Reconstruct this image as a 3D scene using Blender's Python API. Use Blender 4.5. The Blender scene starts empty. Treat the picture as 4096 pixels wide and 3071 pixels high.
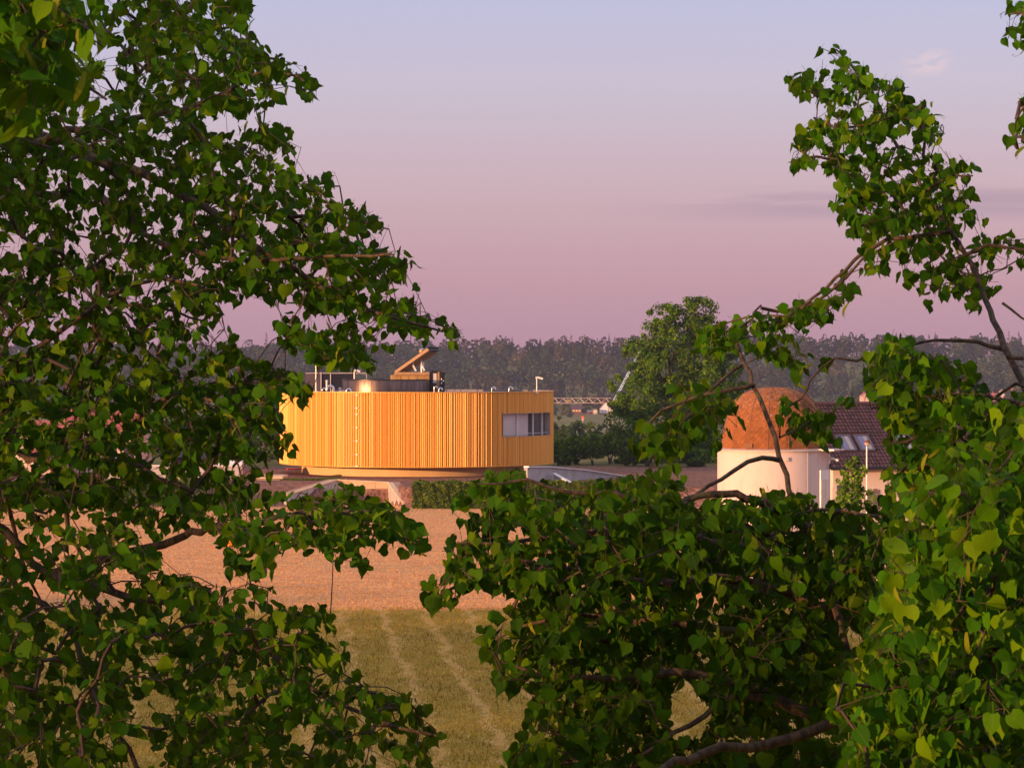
import bpy, math, random
import numpy as np
from mathutils import Matrix, Vector

SEED = 7
random.seed(SEED)
rng = np.random.default_rng(SEED)
sc = bpy.context.scene
col = sc.collection
R = math.radians

# ------------------------------------------------------------------ camera
FPX = 11660.0            # focal length in photograph pixels (4096 wide)
CAMZ = 12.4              # eye height above the field
HORIZON = 1440.0         # photograph row of the horizon
cam_d = bpy.data.cameras.new("camera")
cam = bpy.data.objects.new("camera", cam_d)
col.objects.link(cam)
cam.location = (0, 0, CAMZ)
cam.rotation_euler = (R(90), 0, 0)
cam_d.sensor_width = 36.0
cam_d.lens = 36.0 * FPX / 4096.0
cam_d.shift_y = -(3071 / 2 - HORIZON) / 4096.0
cam_d.clip_start = 0.1
cam_d.clip_end = 6000
cam_d.dof.use_dof = True
cam_d.dof.focus_distance = 24.0
cam_d.dof.aperture_fstop = 28.0
sc.camera = cam

# ------------------------------------------------------------------ light
SUN_EL, SUN_AZ = R(6.0), R(53.0)      # low sun behind the viewer's left shoulder
sun_vec = Vector((-math.sin(SUN_AZ) * math.cos(SUN_EL), -math.cos(SUN_AZ) * math.cos(SUN_EL), math.sin(SUN_EL)))
sd = bpy.data.lights.new("sun", 'SUN')
sd.energy = 5.0
sd.angle = R(0.53)
sd.color = (1.0, 0.535, 0.235)
sun = bpy.data.objects.new("sun", sd)
col.objects.link(sun)
sun.location = (-150, -110, 60)
sun.rotation_euler = sun_vec.to_track_quat('Z', 'Y').to_euler()

w = bpy.data.worlds.new("World")
sc.world = w
w.use_nodes = True
wn = w.node_tree
wn.nodes.clear()
def wN(t, **kw):
    n = wn.nodes.new(t)
    for k, v in kw.items():
        setattr(n, k, v)
    return n
wo = wN('ShaderNodeOutputWorld')
bg = wN('ShaderNodeBackground')
sky = wN('ShaderNodeTexSky', sky_type='NISHITA', sun_disc=False)
sky.sun_elevation = SUN_EL
sky.sun_rotation = math.atan2(sun_vec.x, sun_vec.y)
sky.altitude = 300
sky.dust_density = 2.0
sky.ozone_density = 2.0
tc = wN('ShaderNodeTexCoord')
sep = wN('ShaderNodeSeparateXYZ')
wn.links.new(tc.outputs['Generated'], sep.inputs[0])
ramp = wN('ShaderNodeValToRGB')
# dusk sky: pink belt above the horizon fading through mauve to pale blue
el = ramp.color_ramp.elements
stops = [(0.0, (.405, .207, .277)), (.008, (.435, .230, .298)), (.03, (.485, .278, .338)), (.06, (.525, .360, .420)),
         (.095, (.510, .440, .548)), (.125, (.452, .440, .622)), (.30, (.51, .50, .635)), (1.0, (.56, .55, .62))]
el[0].position, el[0].color = stops[0][0], stops[0][1] + (1,)
el[1].position, el[1].color = stops[-1][0], stops[-1][1] + (1,)
for p, c in stops[1:-1]:
    e = el.new(p); e.color = c + (1,)
wn.links.new(sep.outputs['Z'], ramp.inputs[0])
# faint mauve cloud streaks low in the sky and one small pink cloud
nz = wN('ShaderNodeTexNoise'); nz.inputs['Scale'].default_value = 9.0; nz.inputs['Detail'].default_value = 5.0
mp = wN('ShaderNodeMapping'); mp.inputs['Scale'].default_value = (1.6, 1.6, 26.0)
wn.links.new(tc.outputs['Generated'], mp.inputs[0]); wn.links.new(mp.outputs[0], nz.inputs['Vector'])
def mathn(op, a, b=None, c=None):
    n = wN('ShaderNodeMath', operation=op)
    for i, x in enumerate((a, b, c)):
        if x is None: continue
        if isinstance(x, (int, float)): n.inputs[i].default_value = x
        else: wn.links.new(x, n.inputs[i])
    return n.outputs[0]
def maprange(v, a, b, c=0.0, d=1.0):
    n = wN('ShaderNodeMapRange', interpolation_type='SMOOTHSTEP')
    wn.links.new(v, n.inputs[0])
    for i, x in enumerate((a, b, c, d)): n.inputs[1 + i].default_value = x
    return n.outputs[0]
def band(v, c, h):   # 1 inside c +- h, soft edges
    return maprange(mathn('ABSOLUTE', mathn('SUBTRACT', v, c)), h, h * .2)
Xo, Yo, Zo = sep.outputs
streak = mathn('MULTIPLY', band(Zo, .0530, .0075), mathn('MULTIPLY', maprange(Xo, .02, .12), maprange(nz.outputs[0], .36, .52)))
mixs = wN('ShaderNodeMix', data_type='RGBA')
wn.links.new(mathn('MULTIPLY', streak, .75), mixs.inputs[0])
wn.links.new(ramp.outputs[0], mixs.inputs[6]); mixs.inputs[7].default_value = (.37, .245, .33, 1)
nz2 = wN('ShaderNodeTexNoise'); nz2.inputs['Scale'].default_value = 170.0; nz2.inputs['Detail'].default_value = 4.0
mp2 = wN('ShaderNodeMapping'); mp2.inputs['Scale'].default_value = (1, 1, 2.6)
wn.links.new(tc.outputs['Generated'], mp2.inputs[0]); wn.links.new(mp2.outputs[0], nz2.inputs['Vector'])
puff = mathn('MULTIPLY', mathn('MULTIPLY', band(Zo, .1003, .0062), band(Xo, .1405, .0105)), maprange(nz2.outputs[0], .42, .54))
mixc = wN('ShaderNodeMix', data_type='RGBA')
wn.links.new(mathn('MULTIPLY', puff, .5), mixc.inputs[0])
wn.links.new(mixs.outputs[2], mixc.inputs[6]); mixc.inputs[7].default_value = (.72, .52, .55, 1)
mixn = wN('ShaderNodeMix', data_type='RGBA'); mixn.inputs[0].default_value = 0.82
sk = wN('ShaderNodeVectorMath', operation='SCALE'); sk.inputs['Scale'].default_value = 0.10
wn.links.new(sky.outputs[0], sk.inputs[0])
wn.links.new(sk.outputs[0], mixn.inputs[6]); wn.links.new(mixc.outputs[2], mixn.inputs[7])
wn.links.new(mixn.outputs[2], bg.inputs[0]); bg.inputs[1].default_value = 1.0
wn.links.new(bg.outputs[0], wo.inputs[0])

vs = sc.view_settings
vs.view_transform = 'Standard'; vs.look = 'None'; vs.exposure = 0.42; vs.gamma = 1.0; vs.use_curve_mapping = False
cy = sc.cycles
cy.use_denoising = True
cy.max_bounces = 6; cy.diffuse_bounces = 3; cy.glossy_bounces = 3; cy.transmission_bounces = 4; cy.volume_bounces = 0
cy.caustics_reflective = False; cy.caustics_refractive = False
cy.sample_clamp_indirect = 4.0

# ------------------------------------------------------------------ helpers
def P(px, py, Y):
    """photograph pixel (4096 wide) at distance Y -> world point"""
    return np.array(((px - 2048.0) / FPX * Y, Y, CAMZ - (py - HORIZON) / FPX * Y))
def X(px, Y): return (px - 2048.0) / FPX * Y
def Z(py, Y): return CAMZ - (py - HORIZON) / FPX * Y

class Mat:
    def __init__(s, name):
        s.m = bpy.data.materials.new(name); s.m.use_nodes = True
        s.nt = s.m.node_tree; s.b = s.nt.nodes['Principled BSDF']; s.out = s.nt.nodes['Material Output']
    def n(s, t, **kw):
        x = s.nt.nodes.new(t)
        for k, v in kw.items(): setattr(x, k, v)
        return x
    def l(s, a, b): s.nt.links.new(a, b)
    def noise(s, scale, detail=4, vec=None, rough=.55, dist=0):
        x = s.n('ShaderNodeTexNoise'); x.inputs['Scale'].default_value = scale; x.inputs['Detail'].default_value = detail
        x.inputs['Roughness'].default_value = rough; x.inputs['Distortion'].default_value = dist
        if vec is not None: s.l(vec, x.inputs['Vector'])
        return x.outputs['Fac']
    def pos(s): return s.n('ShaderNodeNewGeometry').outputs['Position']
    def objc(s): return s.n('ShaderNodeTexCoord').outputs['Object']
    def sc(s, vec, k):
        x = s.n('ShaderNodeMapping'); x.inputs['Scale'].default_value = k; s.l(vec, x.inputs[0]); return x.outputs[0]
    def rnd(s): return s.n('ShaderNodeObjectInfo').outputs['Random']
    def attr(s, name, o='Color'):
        x = s.n('ShaderNodeAttribute'); x.attribute_name = name; return x.outputs[o]
    def mix(s, f, a, b, blend='MIX'):
        x = s.n('ShaderNodeMix', data_type='RGBA', blend_type=blend)
        for v, i in ((f, 0), (a, 6), (b, 7)):
            if isinstance(v, (int, float)): x.inputs[i].default_value = v
            elif isinstance(v, tuple): x.inputs[i].default_value = v + (1,) if len(v) == 3 else v
            else: s.l(v, x.inputs[i])
        return x.outputs[2]
    def mr(s, v, a, b, c=0., d=1., smooth=True):
        x = s.n('ShaderNodeMapRange', interpolation_type='SMOOTHSTEP' if smooth else 'LINEAR'); s.l(v, x.inputs[0])
        for i, k in enumerate((a, b, c, d)): x.inputs[1 + i].default_value = k
        return x.outputs[0]
    def math(s, op, a, b=None):
        x = s.n('ShaderNodeMath', operation=op)
        for i, v in enumerate((a, b)):
            if v is None: continue
            if isinstance(v, (int, float)): x.inputs[i].default_value = v
            else: s.l(v, x.inputs[i])
        return x.outputs[0]
    def bump(s, h, strength=.3, dist=.05):
        x = s.n('ShaderNodeBump'); x.inputs['Strength'].default_value = strength; x.inputs['Distance'].default_value = dist
        s.l(h, x.inputs['Height']); s.l(x.outputs[0], s.b.inputs['Normal'])
    def set(s, color=None, rough=None, metal=None, spec=None):
        if color is not None:
            if isinstance(color, tuple): s.b.inputs['Base Color'].default_value = color + (1,)
            else: s.l(color, s.b.inputs['Base Color'])
        if rough is not None: s.b.inputs['Roughness'].default_value = rough
        if metal is not None: s.b.inputs['Metallic'].default_value = metal
        if spec is not None: s.b.inputs['Specular IOR Level'].default_value = spec
        return s.m

def simple(name, c, rough=.7, metal=0., var=.18, scale=3., bump=0., streak=None, rnd=0.):
    """base colour broken up by noise, optional per-object variation, stretched grain and relief"""
    M = Mat(name)
    v = M.pos()
    if streak: v = M.sc(v, streak)
    n = M.noise(scale, 5, v)
    f = M.mr(n, .3, .7, 1 - var, 1 + var, False)
    cc = M.n('ShaderNodeVectorMath', operation='SCALE'); cc.inputs[0].default_value = c
    M.l(f, cc.inputs['Scale'])
    outc = cc.outputs[0]
    if rnd:
        c2 = M.n('ShaderNodeVectorMath', operation='SCALE'); M.l(outc, c2.inputs[0])
        M.l(M.mr(M.rnd(), 0, 1, 1 - rnd, 1 + rnd, False), c2.inputs['Scale']); outc = c2.outputs[0]
    M.set(outc, rough, metal)
    if bump: M.bump(n, bump, .03)
    return M.m

def foliage_mat(name, trans=.3, rough=.55, veins=False, spec=.3):
    M = Mat(name)
    t = M.attr('tint')
    n = M.noise(9 if veins else 1.3, 3, M.pos())
    c = M.mix(M.mr(n, .35, .7, 0., .35), t, M.mix(.5, t, (.055, .095, .002)))
    if veins:
        lp = M.attr('lp', 'Vector'); s = M.n('ShaderNodeSeparateXYZ'); M.l(lp, s.inputs[0])
        ax = M.math('ABSOLUTE', s.outputs[0])
        mid = M.mr(ax, .035, .0)
        ph = M.math('FRACT', M.math('MULTIPLY', M.math('SUBTRACT', s.outputs[1], M.math('MULTIPLY', ax, .75)), 6.0))
        side = M.mr(M.math('ABSOLUTE', M.math('SUBTRACT', ph, .5)), .10, .0)
        vein = M.math('MAXIMUM', mid, M.math('MULTIPLY', side, .5))
        c = M.mix(M.math('MULTIPLY', vein, .4), c, M.mix(.55, c, (.20, .24, .05)))
        M.bump(vein, .25, .002)
    M.set(c, rough, 0, spec)
    tr = M.n('ShaderNodeBsdfTranslucent')
    M.l(M.mix(.45, c, (.17, .24, .002)), tr.inputs[0])
    mx = M.n('ShaderNodeMixShader'); mx.inputs[0].default_value = trans
    M.l(M.b.outputs[0], mx.inputs[1]); M.l(tr.outputs[0], mx.inputs[2]); M.l(mx.outputs[0], M.out.inputs[0])
    return M.m

MT = {}
MT['leaf'] = foliage_mat('linden_leaf', .34, .6, True, .07)
MT['foliage'] = foliage_mat('foliage', .22, .7, False, .1)
MT['forest'] = foliage_mat('forest_foliage', .10, .8, False, .1)
def bark():
    M = Mat('bark'); p = M.pos()
    n1 = M.noise(40, 6, M.sc(p, (1, 1, .4))); n2 = M.noise(7, 4, p)
    c = M.mix(M.mr(n1, .35, .65), (.028, .016, .010), (.10, .058, .034))
    c = M.mix(M.mr(n2, .52, .66, 0, .65), c, (.085, .080, .030))
    M.set(c, .85); M.bump(n1, .5, .01); return M.m
MT['bark'] = bark()
MT['twig'] = simple('twig_bark', (.060, .030, .022), .7, var=.35, scale=30)

# ---- geometry collectors
class MB:
    def __init__(s): s.v = []; s.f = []
    def add(s, vs, fs):
        b = len(s.v); s.v += [tuple(map(float, p)) for p in vs]; s.f += [tuple(i + b for i in f) for f in fs]; return s
    def box(s, c, d, rz=0., M=None):
        hx, hy, hz = d[0] / 2, d[1] / 2, d[2] / 2
        pts = [Vector((x, y, z)) for x in (-hx, hx) for y in (-hy, hy) for z in (-hz, hz)]
        m = Matrix.Translation(c) @ Matrix.Rotation(rz, 4, 'Z') @ (M or Matrix.Identity(4))
        return s.add([m @ p for p in pts], [(0, 1, 3, 2), (4, 6, 7, 5), (0, 4, 5, 1), (2, 3, 7, 6), (0, 2, 6, 4), (1, 5, 7, 3)])
    def beam(s, a, b, w_, h_, up=(0, 0, 1)):
        a, b = Vector(a), Vector(b); d = (b - a); L = d.length; d.normalize()
        u = Vector(up); sx = d.cross(u)
        if sx.length < 1e-4: sx = d.cross(Vector((1, 0, 0)))
        sx.normalize(); uz = sx.cross(d)
        pts = [p + sx * i * w_ / 2 + uz * j * h_ / 2 for p in (a, b) for i in (-1, 1) for j in (-1, 1)]
        return s.add(pts, [(0, 2, 3, 1), (4, 5, 7, 6), (0, 1, 5, 4), (2, 6, 7, 3), (0, 4, 6, 2), (1, 3, 7, 5)])
    def tube(s, pts, rad, n=8, caps=True):
        pts = [Vector(p) for p in pts]
        if isinstance(rad, (int, float)): rad = [rad] * len(pts)
        rings = []; ref = None
        for i, p in enumerate(pts):
            d = (pts[min(i + 1, len(pts) - 1)] - pts[max(i - 1, 0)]).normalized()
            if ref is None: ref = d.orthogonal().normalized()
            ref = (ref - d * ref.dot(d)).normalized(); q = d.cross(ref)
            rings.append([p + (ref * math.cos(t) + q * math.sin(t)) * rad[i] for t in [2 * math.pi * k / n for k in range(n)]])
        vs = [v for r in rings for v in r]; fs = []
        for i in range(len(pts) - 1):
            for k in range(n):
                fs.append((i * n + k, i * n + (k + 1) % n, (i + 1) * n + (k + 1) % n, (i + 1) * n + k))
        if caps: fs += [tuple(range(n - 1, -1, -1)), tuple(range((len(pts) - 1) * n, len(pts) * n))]
        return s.add(vs, fs)
    def lathe(s, prof, c=(0, 0, 0), n=24, a0=0., a1=2 * math.pi, rot=0.):
        full = abs(a1 - a0 - 2 * math.pi) < 1e-6; m = n if full else n + 1
        vs = [(c[0] + r * math.sin(a0 + (a1 - a0) * k / n + rot), c[1] - r * math.cos(a0 + (a1 - a0) * k / n + rot), c[2] + z) for r, z in prof for k in range(m)]
        fs = []
        for i in range(len(prof) - 1):
            for k in range(n):
                k2 = (k + 1) % m if full else k + 1
                fs.append((i * m + k, i * m + k2, (i + 1) * m + k2, (i + 1) * m + k))
        return s.add(vs, fs)
    def poly_prism(s, pts, ext):
        n = len(pts); e = Vector(ext); a = [Vector(p) for p in pts]; b = [p + e for p in a]
        return s.add(a + b, [tuple(range(n - 1, -1, -1)), tuple(range(n, 2 * n))] + [(i, (i + 1) % n, n + (i + 1) % n, n + i) for i in range(n)])
    def build(s, name, mat, parent=None, smooth=False, **props):
        base = Vector(parent.get('_o', (0, 0, 0))) if parent else Vector((0, 0, 0))
        me = bpy.data.meshes.new(name)
        me.from_pydata([(x - base.x, y - base.y, z - base.z) for x, y, z in s.v], [], s.f)
        me.materials.append(MT[mat] if isinstance(mat, str) else mat)
        if smooth:
            me.polygons.foreach_set('use_smooth', [True] * len(me.polygons))
            try: me.set_sharp_from_angle(angle=R(40))
            except Exception: pass
        return link(name, me, parent, **props)

def link(name, me, parent=None, Mx=None, **props):
    o = bpy.data.objects.new(name, me); col.objects.link(o)
    if parent is not None:
        o.parent = parent; o['_o'] = list(parent.get('_o', (0, 0, 0)))
        if Mx is not None: o.matrix_local = Matrix.Translation(-Vector(parent['_o'])) @ Mx
    else:
        o['_o'] = (0., 0., 0.)
        if Mx is not None: o.matrix_world = Mx
    for k, v in props.items(): o[k] = v
    return o
def thing(name, label, cat, loc, group=None):
    o = bpy.data.objects.new(name, None); col.objects.link(o); o.location = loc; o['_o'] = [float(a) for a in loc]
    o.empty_display_size = .3; o['label'] = label; o['category'] = cat
    if group: o['group'] = group
    return o
def tag(o, label, cat, group=None):
    o['label'] = label; o['category'] = cat
    if group: o['group'] = group
    return o

def np_mesh(name, V, T, tint=None, lp=None, mat=None, smooth=False):
    """triangle mesh from arrays"""
    me = bpy.data.meshes.new(name); nv, nt = len(V), len(T)
    me.vertices.add(nv); me.vertices.foreach_set('co', np.ascontiguousarray(V, np.float32).ravel())
    me.loops.add(nt * 3); me.loops.foreach_set('vertex_index', np.ascontiguousarray(T, np.int32).ravel())
    me.polygons.add(nt); me.polygons.foreach_set('loop_start', np.arange(0, nt * 3, 3, dtype=np.int32))
    try: me.polygons.foreach_set('loop_total', np.full(nt, 3, np.int32))
    except Exception: pass
    me.polygons.foreach_set('use_smooth', np.full(nt, smooth, bool))
    if tint is not None:
        a = me.attributes.new('tint', 'FLOAT_COLOR', 'POINT')
        a.data.foreach_set('color', np.concatenate([tint, np.ones((nv, 1))], 1).astype(np.float32).ravel())
    if lp is not None:
        a = me.attributes.new('lp', 'FLOAT_VECTOR', 'POINT'); a.data.foreach_set('vector', lp.astype(np.float32).ravel())
    me.update(); me.validate()
    if mat: me.materials.append(MT[mat])
    return me
def unit(a): return a / np.maximum(np.linalg.norm(a, axis=-1, keepdims=True), 1e-9)
def frames(axis, normal):
    """rotation matrices with columns (x, axis, normal)"""
    y = unit(axis); x = unit(np.cross(y, normal)); z = np.cross(x, y)
    return np.stack([x, y, z], -1)

# template leaves -----------------------------------------------------------
def leaf_template(k, hi=False):
    r = np.random.default_rng(100 + k)
    rows = [(.03, -.07, .27), (.12, .05, .49), (.31, .28, .575), (.52, .52, .53), (.72, .74, .37), (.87, .89, .16)]
    cols = (-1, -.55, 0, .55, 1) if hi else (-1, 0, 1); nc = len(cols)
    fold, curl, tw = r.uniform(-.05, .45), r.uniform(-.15, .5), r.uniform(-.35, .35)
    bulge, wav_a, ph, wd = r.uniform(.1, .6), r.uniform(0, .05), r.uniform(0, 6), r.uniform(.86, 1.08)
    V, L = [], []
    for ym, ys, h in rows:
        jl = {c: r.uniform(.9, 1.08) for c in (-1, 1)}
        for c in cols:
            sx = 0 if c == 0 else (1 if c > 0 else -1); a = abs(c)
            x = c * h * wd * (jl[sx] if sx else 1); y = ym + (ys - ym) * a ** 1.5 + (r.uniform(-.015, .015) if a == 1 else 0)
            z = fold * abs(x) - bulge * x * x - curl * y * y + tw * x * y + wav_a * a * math.sin(9 * y + ph + c * 2)
            V.append((x, y, z)); L.append((x, y, 0))
    V.append((r.uniform(-.05, .05), 1.15, -curl * 1.3)); L.append((0, 1.1, 0))
    T = []
    for i in range(5):
        a, b = i * nc, (i + 1) * nc
        for s_ in range(nc - 1): T += [(a + s_, a + s_ + 1, b + s_ + 1), (a + s_, b + s_ + 1, b + s_)]
    T += [(5 * nc + s_, 5 * nc + s_ + 1, 6 * nc) for s_ in range(nc - 1)]
    # petiole: a thin strip behind the base
    n = len(V); V += [(-.018, .05, 0), (.018, .05, 0), (.012, -.55, .16), (-.012, -.55, .16)]; L += [(0, 0, 0)] * 4
    T += [(n, n + 1, n + 2), (n, n + 2, n + 3)]
    return np.array(V), np.array(T), np.array(L, float)
LEAVES_LO = [leaf_template(k) for k in range(12)]
LEAVES_HI = [leaf_template(k, True) for k in range(12)]
def bract_template():
    V, L, T = [], [], []
    for i in range(5):
        t = i / 4.; h = .09 * math.sin(math.pi * (.12 + .8 * t)) + .02
        V += [(-h, t, .25 * math.sin(t * 2.5)), (h, t, .25 * math.sin(t * 2.5) + .03)]; L += [(.3, t, 0), (.3, t, 0)]
    for i in range(4): T += [(2 * i, 2 * i + 1, 2 * i + 3), (2 * i, 2 * i + 3, 2 * i + 2)]
    # hanging flower stalk with small buds
    for dx, dy in ((0, .95), (.10, 1.02), (-.08, 1.08)):
        n = len(V); V += [(0, .5, .2), (.012, .5, .2), (dx, dy, .05)]; L += [(.3, .3, 0)] * 3; T.append((n, n + 1, n + 2))
        n = len(V); V += [(dx - .03, dy, .05), (dx + .03, dy, .05), (dx, dy + .05, .08), (dx, dy - .05, .02)]; L += [(.3, .3, 0)] * 4
        T += [(n, n + 1, n + 2), (n + 1, n, n + 3)]
    return np.array(V), np.array(T), np.array(L, float)
BRACT = bract_template()
def leaf_batch(tmpl, pos, Rm, size, tint):
    V0, T0, L0 = tmpl; n = len(pos)
    if n == 0: return np.zeros((0, 3)), np.zeros((0, 3), int), np.zeros((0, 3)), np.zeros((0, 3))
    V = np.einsum('nij,kj->nki', Rm, V0) * size[:, None, None] + pos[:, None, :]
    T = T0[None] + (np.arange(n) * len(V0))[:, None, None]
    return V.reshape(-1, 3), T.reshape(-1, 3), np.repeat(tint, len(V0), 0), np.tile(L0, (n, 1))
def cat_batches(bs):
    V, T, C, L = [], [], [], []; off = 0
    for v, t, c, l in bs:
        V.append(v); T.append(t + off); C.append(c); L.append(l); off += len(v)
    return np.concatenate(V), np.concatenate(T), np.concatenate(C), np.concatenate(L)
def quads(pos, Rm, sx, sy, tint):
    """diamond shaped leaf clumps"""
    t0 = np.array([(-.5, 0, 0), (0, -.5, .06), (.5, 0, 0), (0, .5, .06)]); n = len(pos)
    V = t0[None] * np.stack([sx, sy, sx], -1)[:, None, :]
    V = np.einsum('nij,nkj->nki', Rm, V) + pos[:, None, :]
    T = np.array([(0, 1, 2), (0, 2, 3)])[None] + (np.arange(n) * 4)[:, None, None]
    return V.reshape(-1, 3), T.reshape(-1, 3), np.repeat(tint, 4, 0), np.zeros((n * 4, 3))

# ------------------------------------------------------------------ terrain
def sstep(a, b, x):
    t = np.clip((x - a) / (b - a), 0, 1); return t * t * (3 - 2 * t)
def wav(x, y, s, k):
    return (np.sin(x / s * 1.7 + k) * np.cos(y / s * 1.3 + k * 2.1) + .5 * np.sin(x / s * 3.9 + y / s * 2.3 + k))
BERM = 1.72
def ground_z(x, y):
    x = np.asarray(x, float); y = np.asarray(y, float)
    z = 15.0 * sstep(62, -50, y)                                   # bank that the viewer stands on
    z = z + 12 * sstep(-50, -150, y)
    edge = 243.5 + .0 * x
    left = sstep(-14.5, -19.0, x)                                   # to the left the bank rises over a longer slope
    b = sstep(edge, edge + 3.0 + 9.0 * left, y) * BERM
    # the entrance cut into the bank
    tt = np.clip((251.4 - y) / 7.4, 0, 1.2)
    cx0, cx1 = -14.9 - 4.3 * tt, -10.6 + 1.5 * tt
    cut = sstep(cx0 - .5, cx0, x) * sstep(cx1 + .5, cx1, x) * sstep(251.6, 251.2, y)
    b = b * (1 - cut)
    z = z + b
    v = sstep(320, 720, y)
    z = z - v * (BERM + 12.0) - 2.4 * sstep(1000, 1450, y)
    hill = sstep(1470, 1830, y)
    z = z + hill * (25.0 + 2.5 * np.sin(x / 210. + .6) + 1.5 * np.sin(x / 77.)) + 4 * sstep(1830, 2700, y)
    far = sstep(300, 420, y)
    z = z + far * .8 * wav(x, y, 90., .4)
    z = z + .035 * wav(x, y, 6.3, 1.7) * sstep(80, 100, y) * (1 - sstep(236, 243, y))
    return z
def make_ground():
    ys = np.concatenate([np.arange(-190, 60, 10), np.arange(60, 240, 2.5), np.arange(240, 262, .5), np.arange(262, 330, 4),
                         np.arange(330, 1450, 40), np.arange(1450, 2720, 30)])
    xs = np.concatenate([np.arange(-1000, -60, 20), np.arange(-60, -20, 2.0), np.arange(-20, -6, .4), np.arange(-6, 60, 2.0), np.arange(60, 1001, 20)])
    gx, gy = np.meshgrid(xs, ys); gz = ground_z(gx, gy)
    V = np.stack([gx, gy, gz], -1).reshape(-1, 3); nx = len(xs)
    i, j = np.meshgrid(np.arange(len(ys) - 1), np.arange(nx - 1), indexing='ij'); a = (i * nx + j).ravel()
    T = np.concatenate([np.stack([a, a + 1, a + nx + 1], -1), np.stack([a, a + nx + 1, a + nx], -1)])
    M = Mat('ground'); p = M.pos(); s = M.n('ShaderNodeSeparateXYZ'); M.l(p, s.inputs[0]); x, y, z = s.outputs
    # mown meadow close by: straw windrows over half dry grass
    u = M.math('ADD', x, M.math('MULTIPLY', y, .081))
    wob = M.math('MULTIPLY', M.math('SUBTRACT', M.noise(.35, 4, p), .5), 2.2)
    fr = M.math('FRACT', M.math('MULTIPLY', M.math('ADD', u, wob), .48))
    row = M.mr(M.math('ABSOLUTE', M.math('SUBTRACT', fr, .5)), .15, .03)
    n1 = M.noise(1.1, 6, p, .65); n2 = M.noise(13, 5, M.sc(p, (1, .35, 1)), .7)
    green = M.mix(M.mr(n2, .35, .65), (.24, .155, .014), (.52, .31, .04))
    straw = M.mix(M.mr(n2, .3, .7), (.44, .24, .06), (.78, .46, .13))
    near = M.mix(M.math('MULTIPLY', M.mr(M.math('ADD', M.math('MULTIPLY', row, .46), M.math('MULTIPLY', n1, 1.2)), .50, .98), .9), green, straw)
    # dry stubble beyond
    n3 = M.noise(.9, 7, M.sc(p, (.35, 1.0, 1)), .7); n4 = M.noise(.09, 3, M.sc(p, (.6, 1, 1)))
    n7 = M.noise(6, 5, M.sc(p, (.5, .25, 1)), .75)
    stub = M.mix(M.mr(n3, .3, .72), (.64, .27, .115), (.90, .47, .22))
    stub = M.mix(M.mr(n4, .45, .7, 0, .30), stub, (.50, .36, .17))
    stub = M.mix(M.mr(n7, .50, .72, 0, .45), stub, (.27, .12, .06))
    edge = M.math('ADD', y, M.math('MULTIPLY', M.math('SUBTRACT', n1, .5), 3.0))
    c = M.mix(M.mr(edge, 144.3, 145.3), near, stub)
    # bark mulch and gravel on the bank
    n5 = M.noise(2.6, 7, p, .75)
    mulch = M.mix(M.mr(n5, .35, .7), (.13, .055, .040), (.42, .22, .16))
    c = M.mix(M.math('MULTIPLY', M.mr(z, .02, .14), M.mr(y, 240, 243)), c, mulch)
    # meadows of the valley
    n6 = M.noise(.02, 5, p)
    mead = M.mix(M.mr(n6, .35, .65), (.12, .125, .032), (.23, .19, .06))
    c = M.mix(M.mr(y, 288, 300), c, mead)
    M.set(c, .95, 0, .1)
    M.bump(M.math('ADD', n2, M.math('ADD', n3, n7)), .6, .12)
    MT['ground'] = M.m
    o = link('ground', np_mesh('ground', V, T, mat='ground', smooth=True)); o['kind'] = 'structure'
make_ground()

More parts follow.
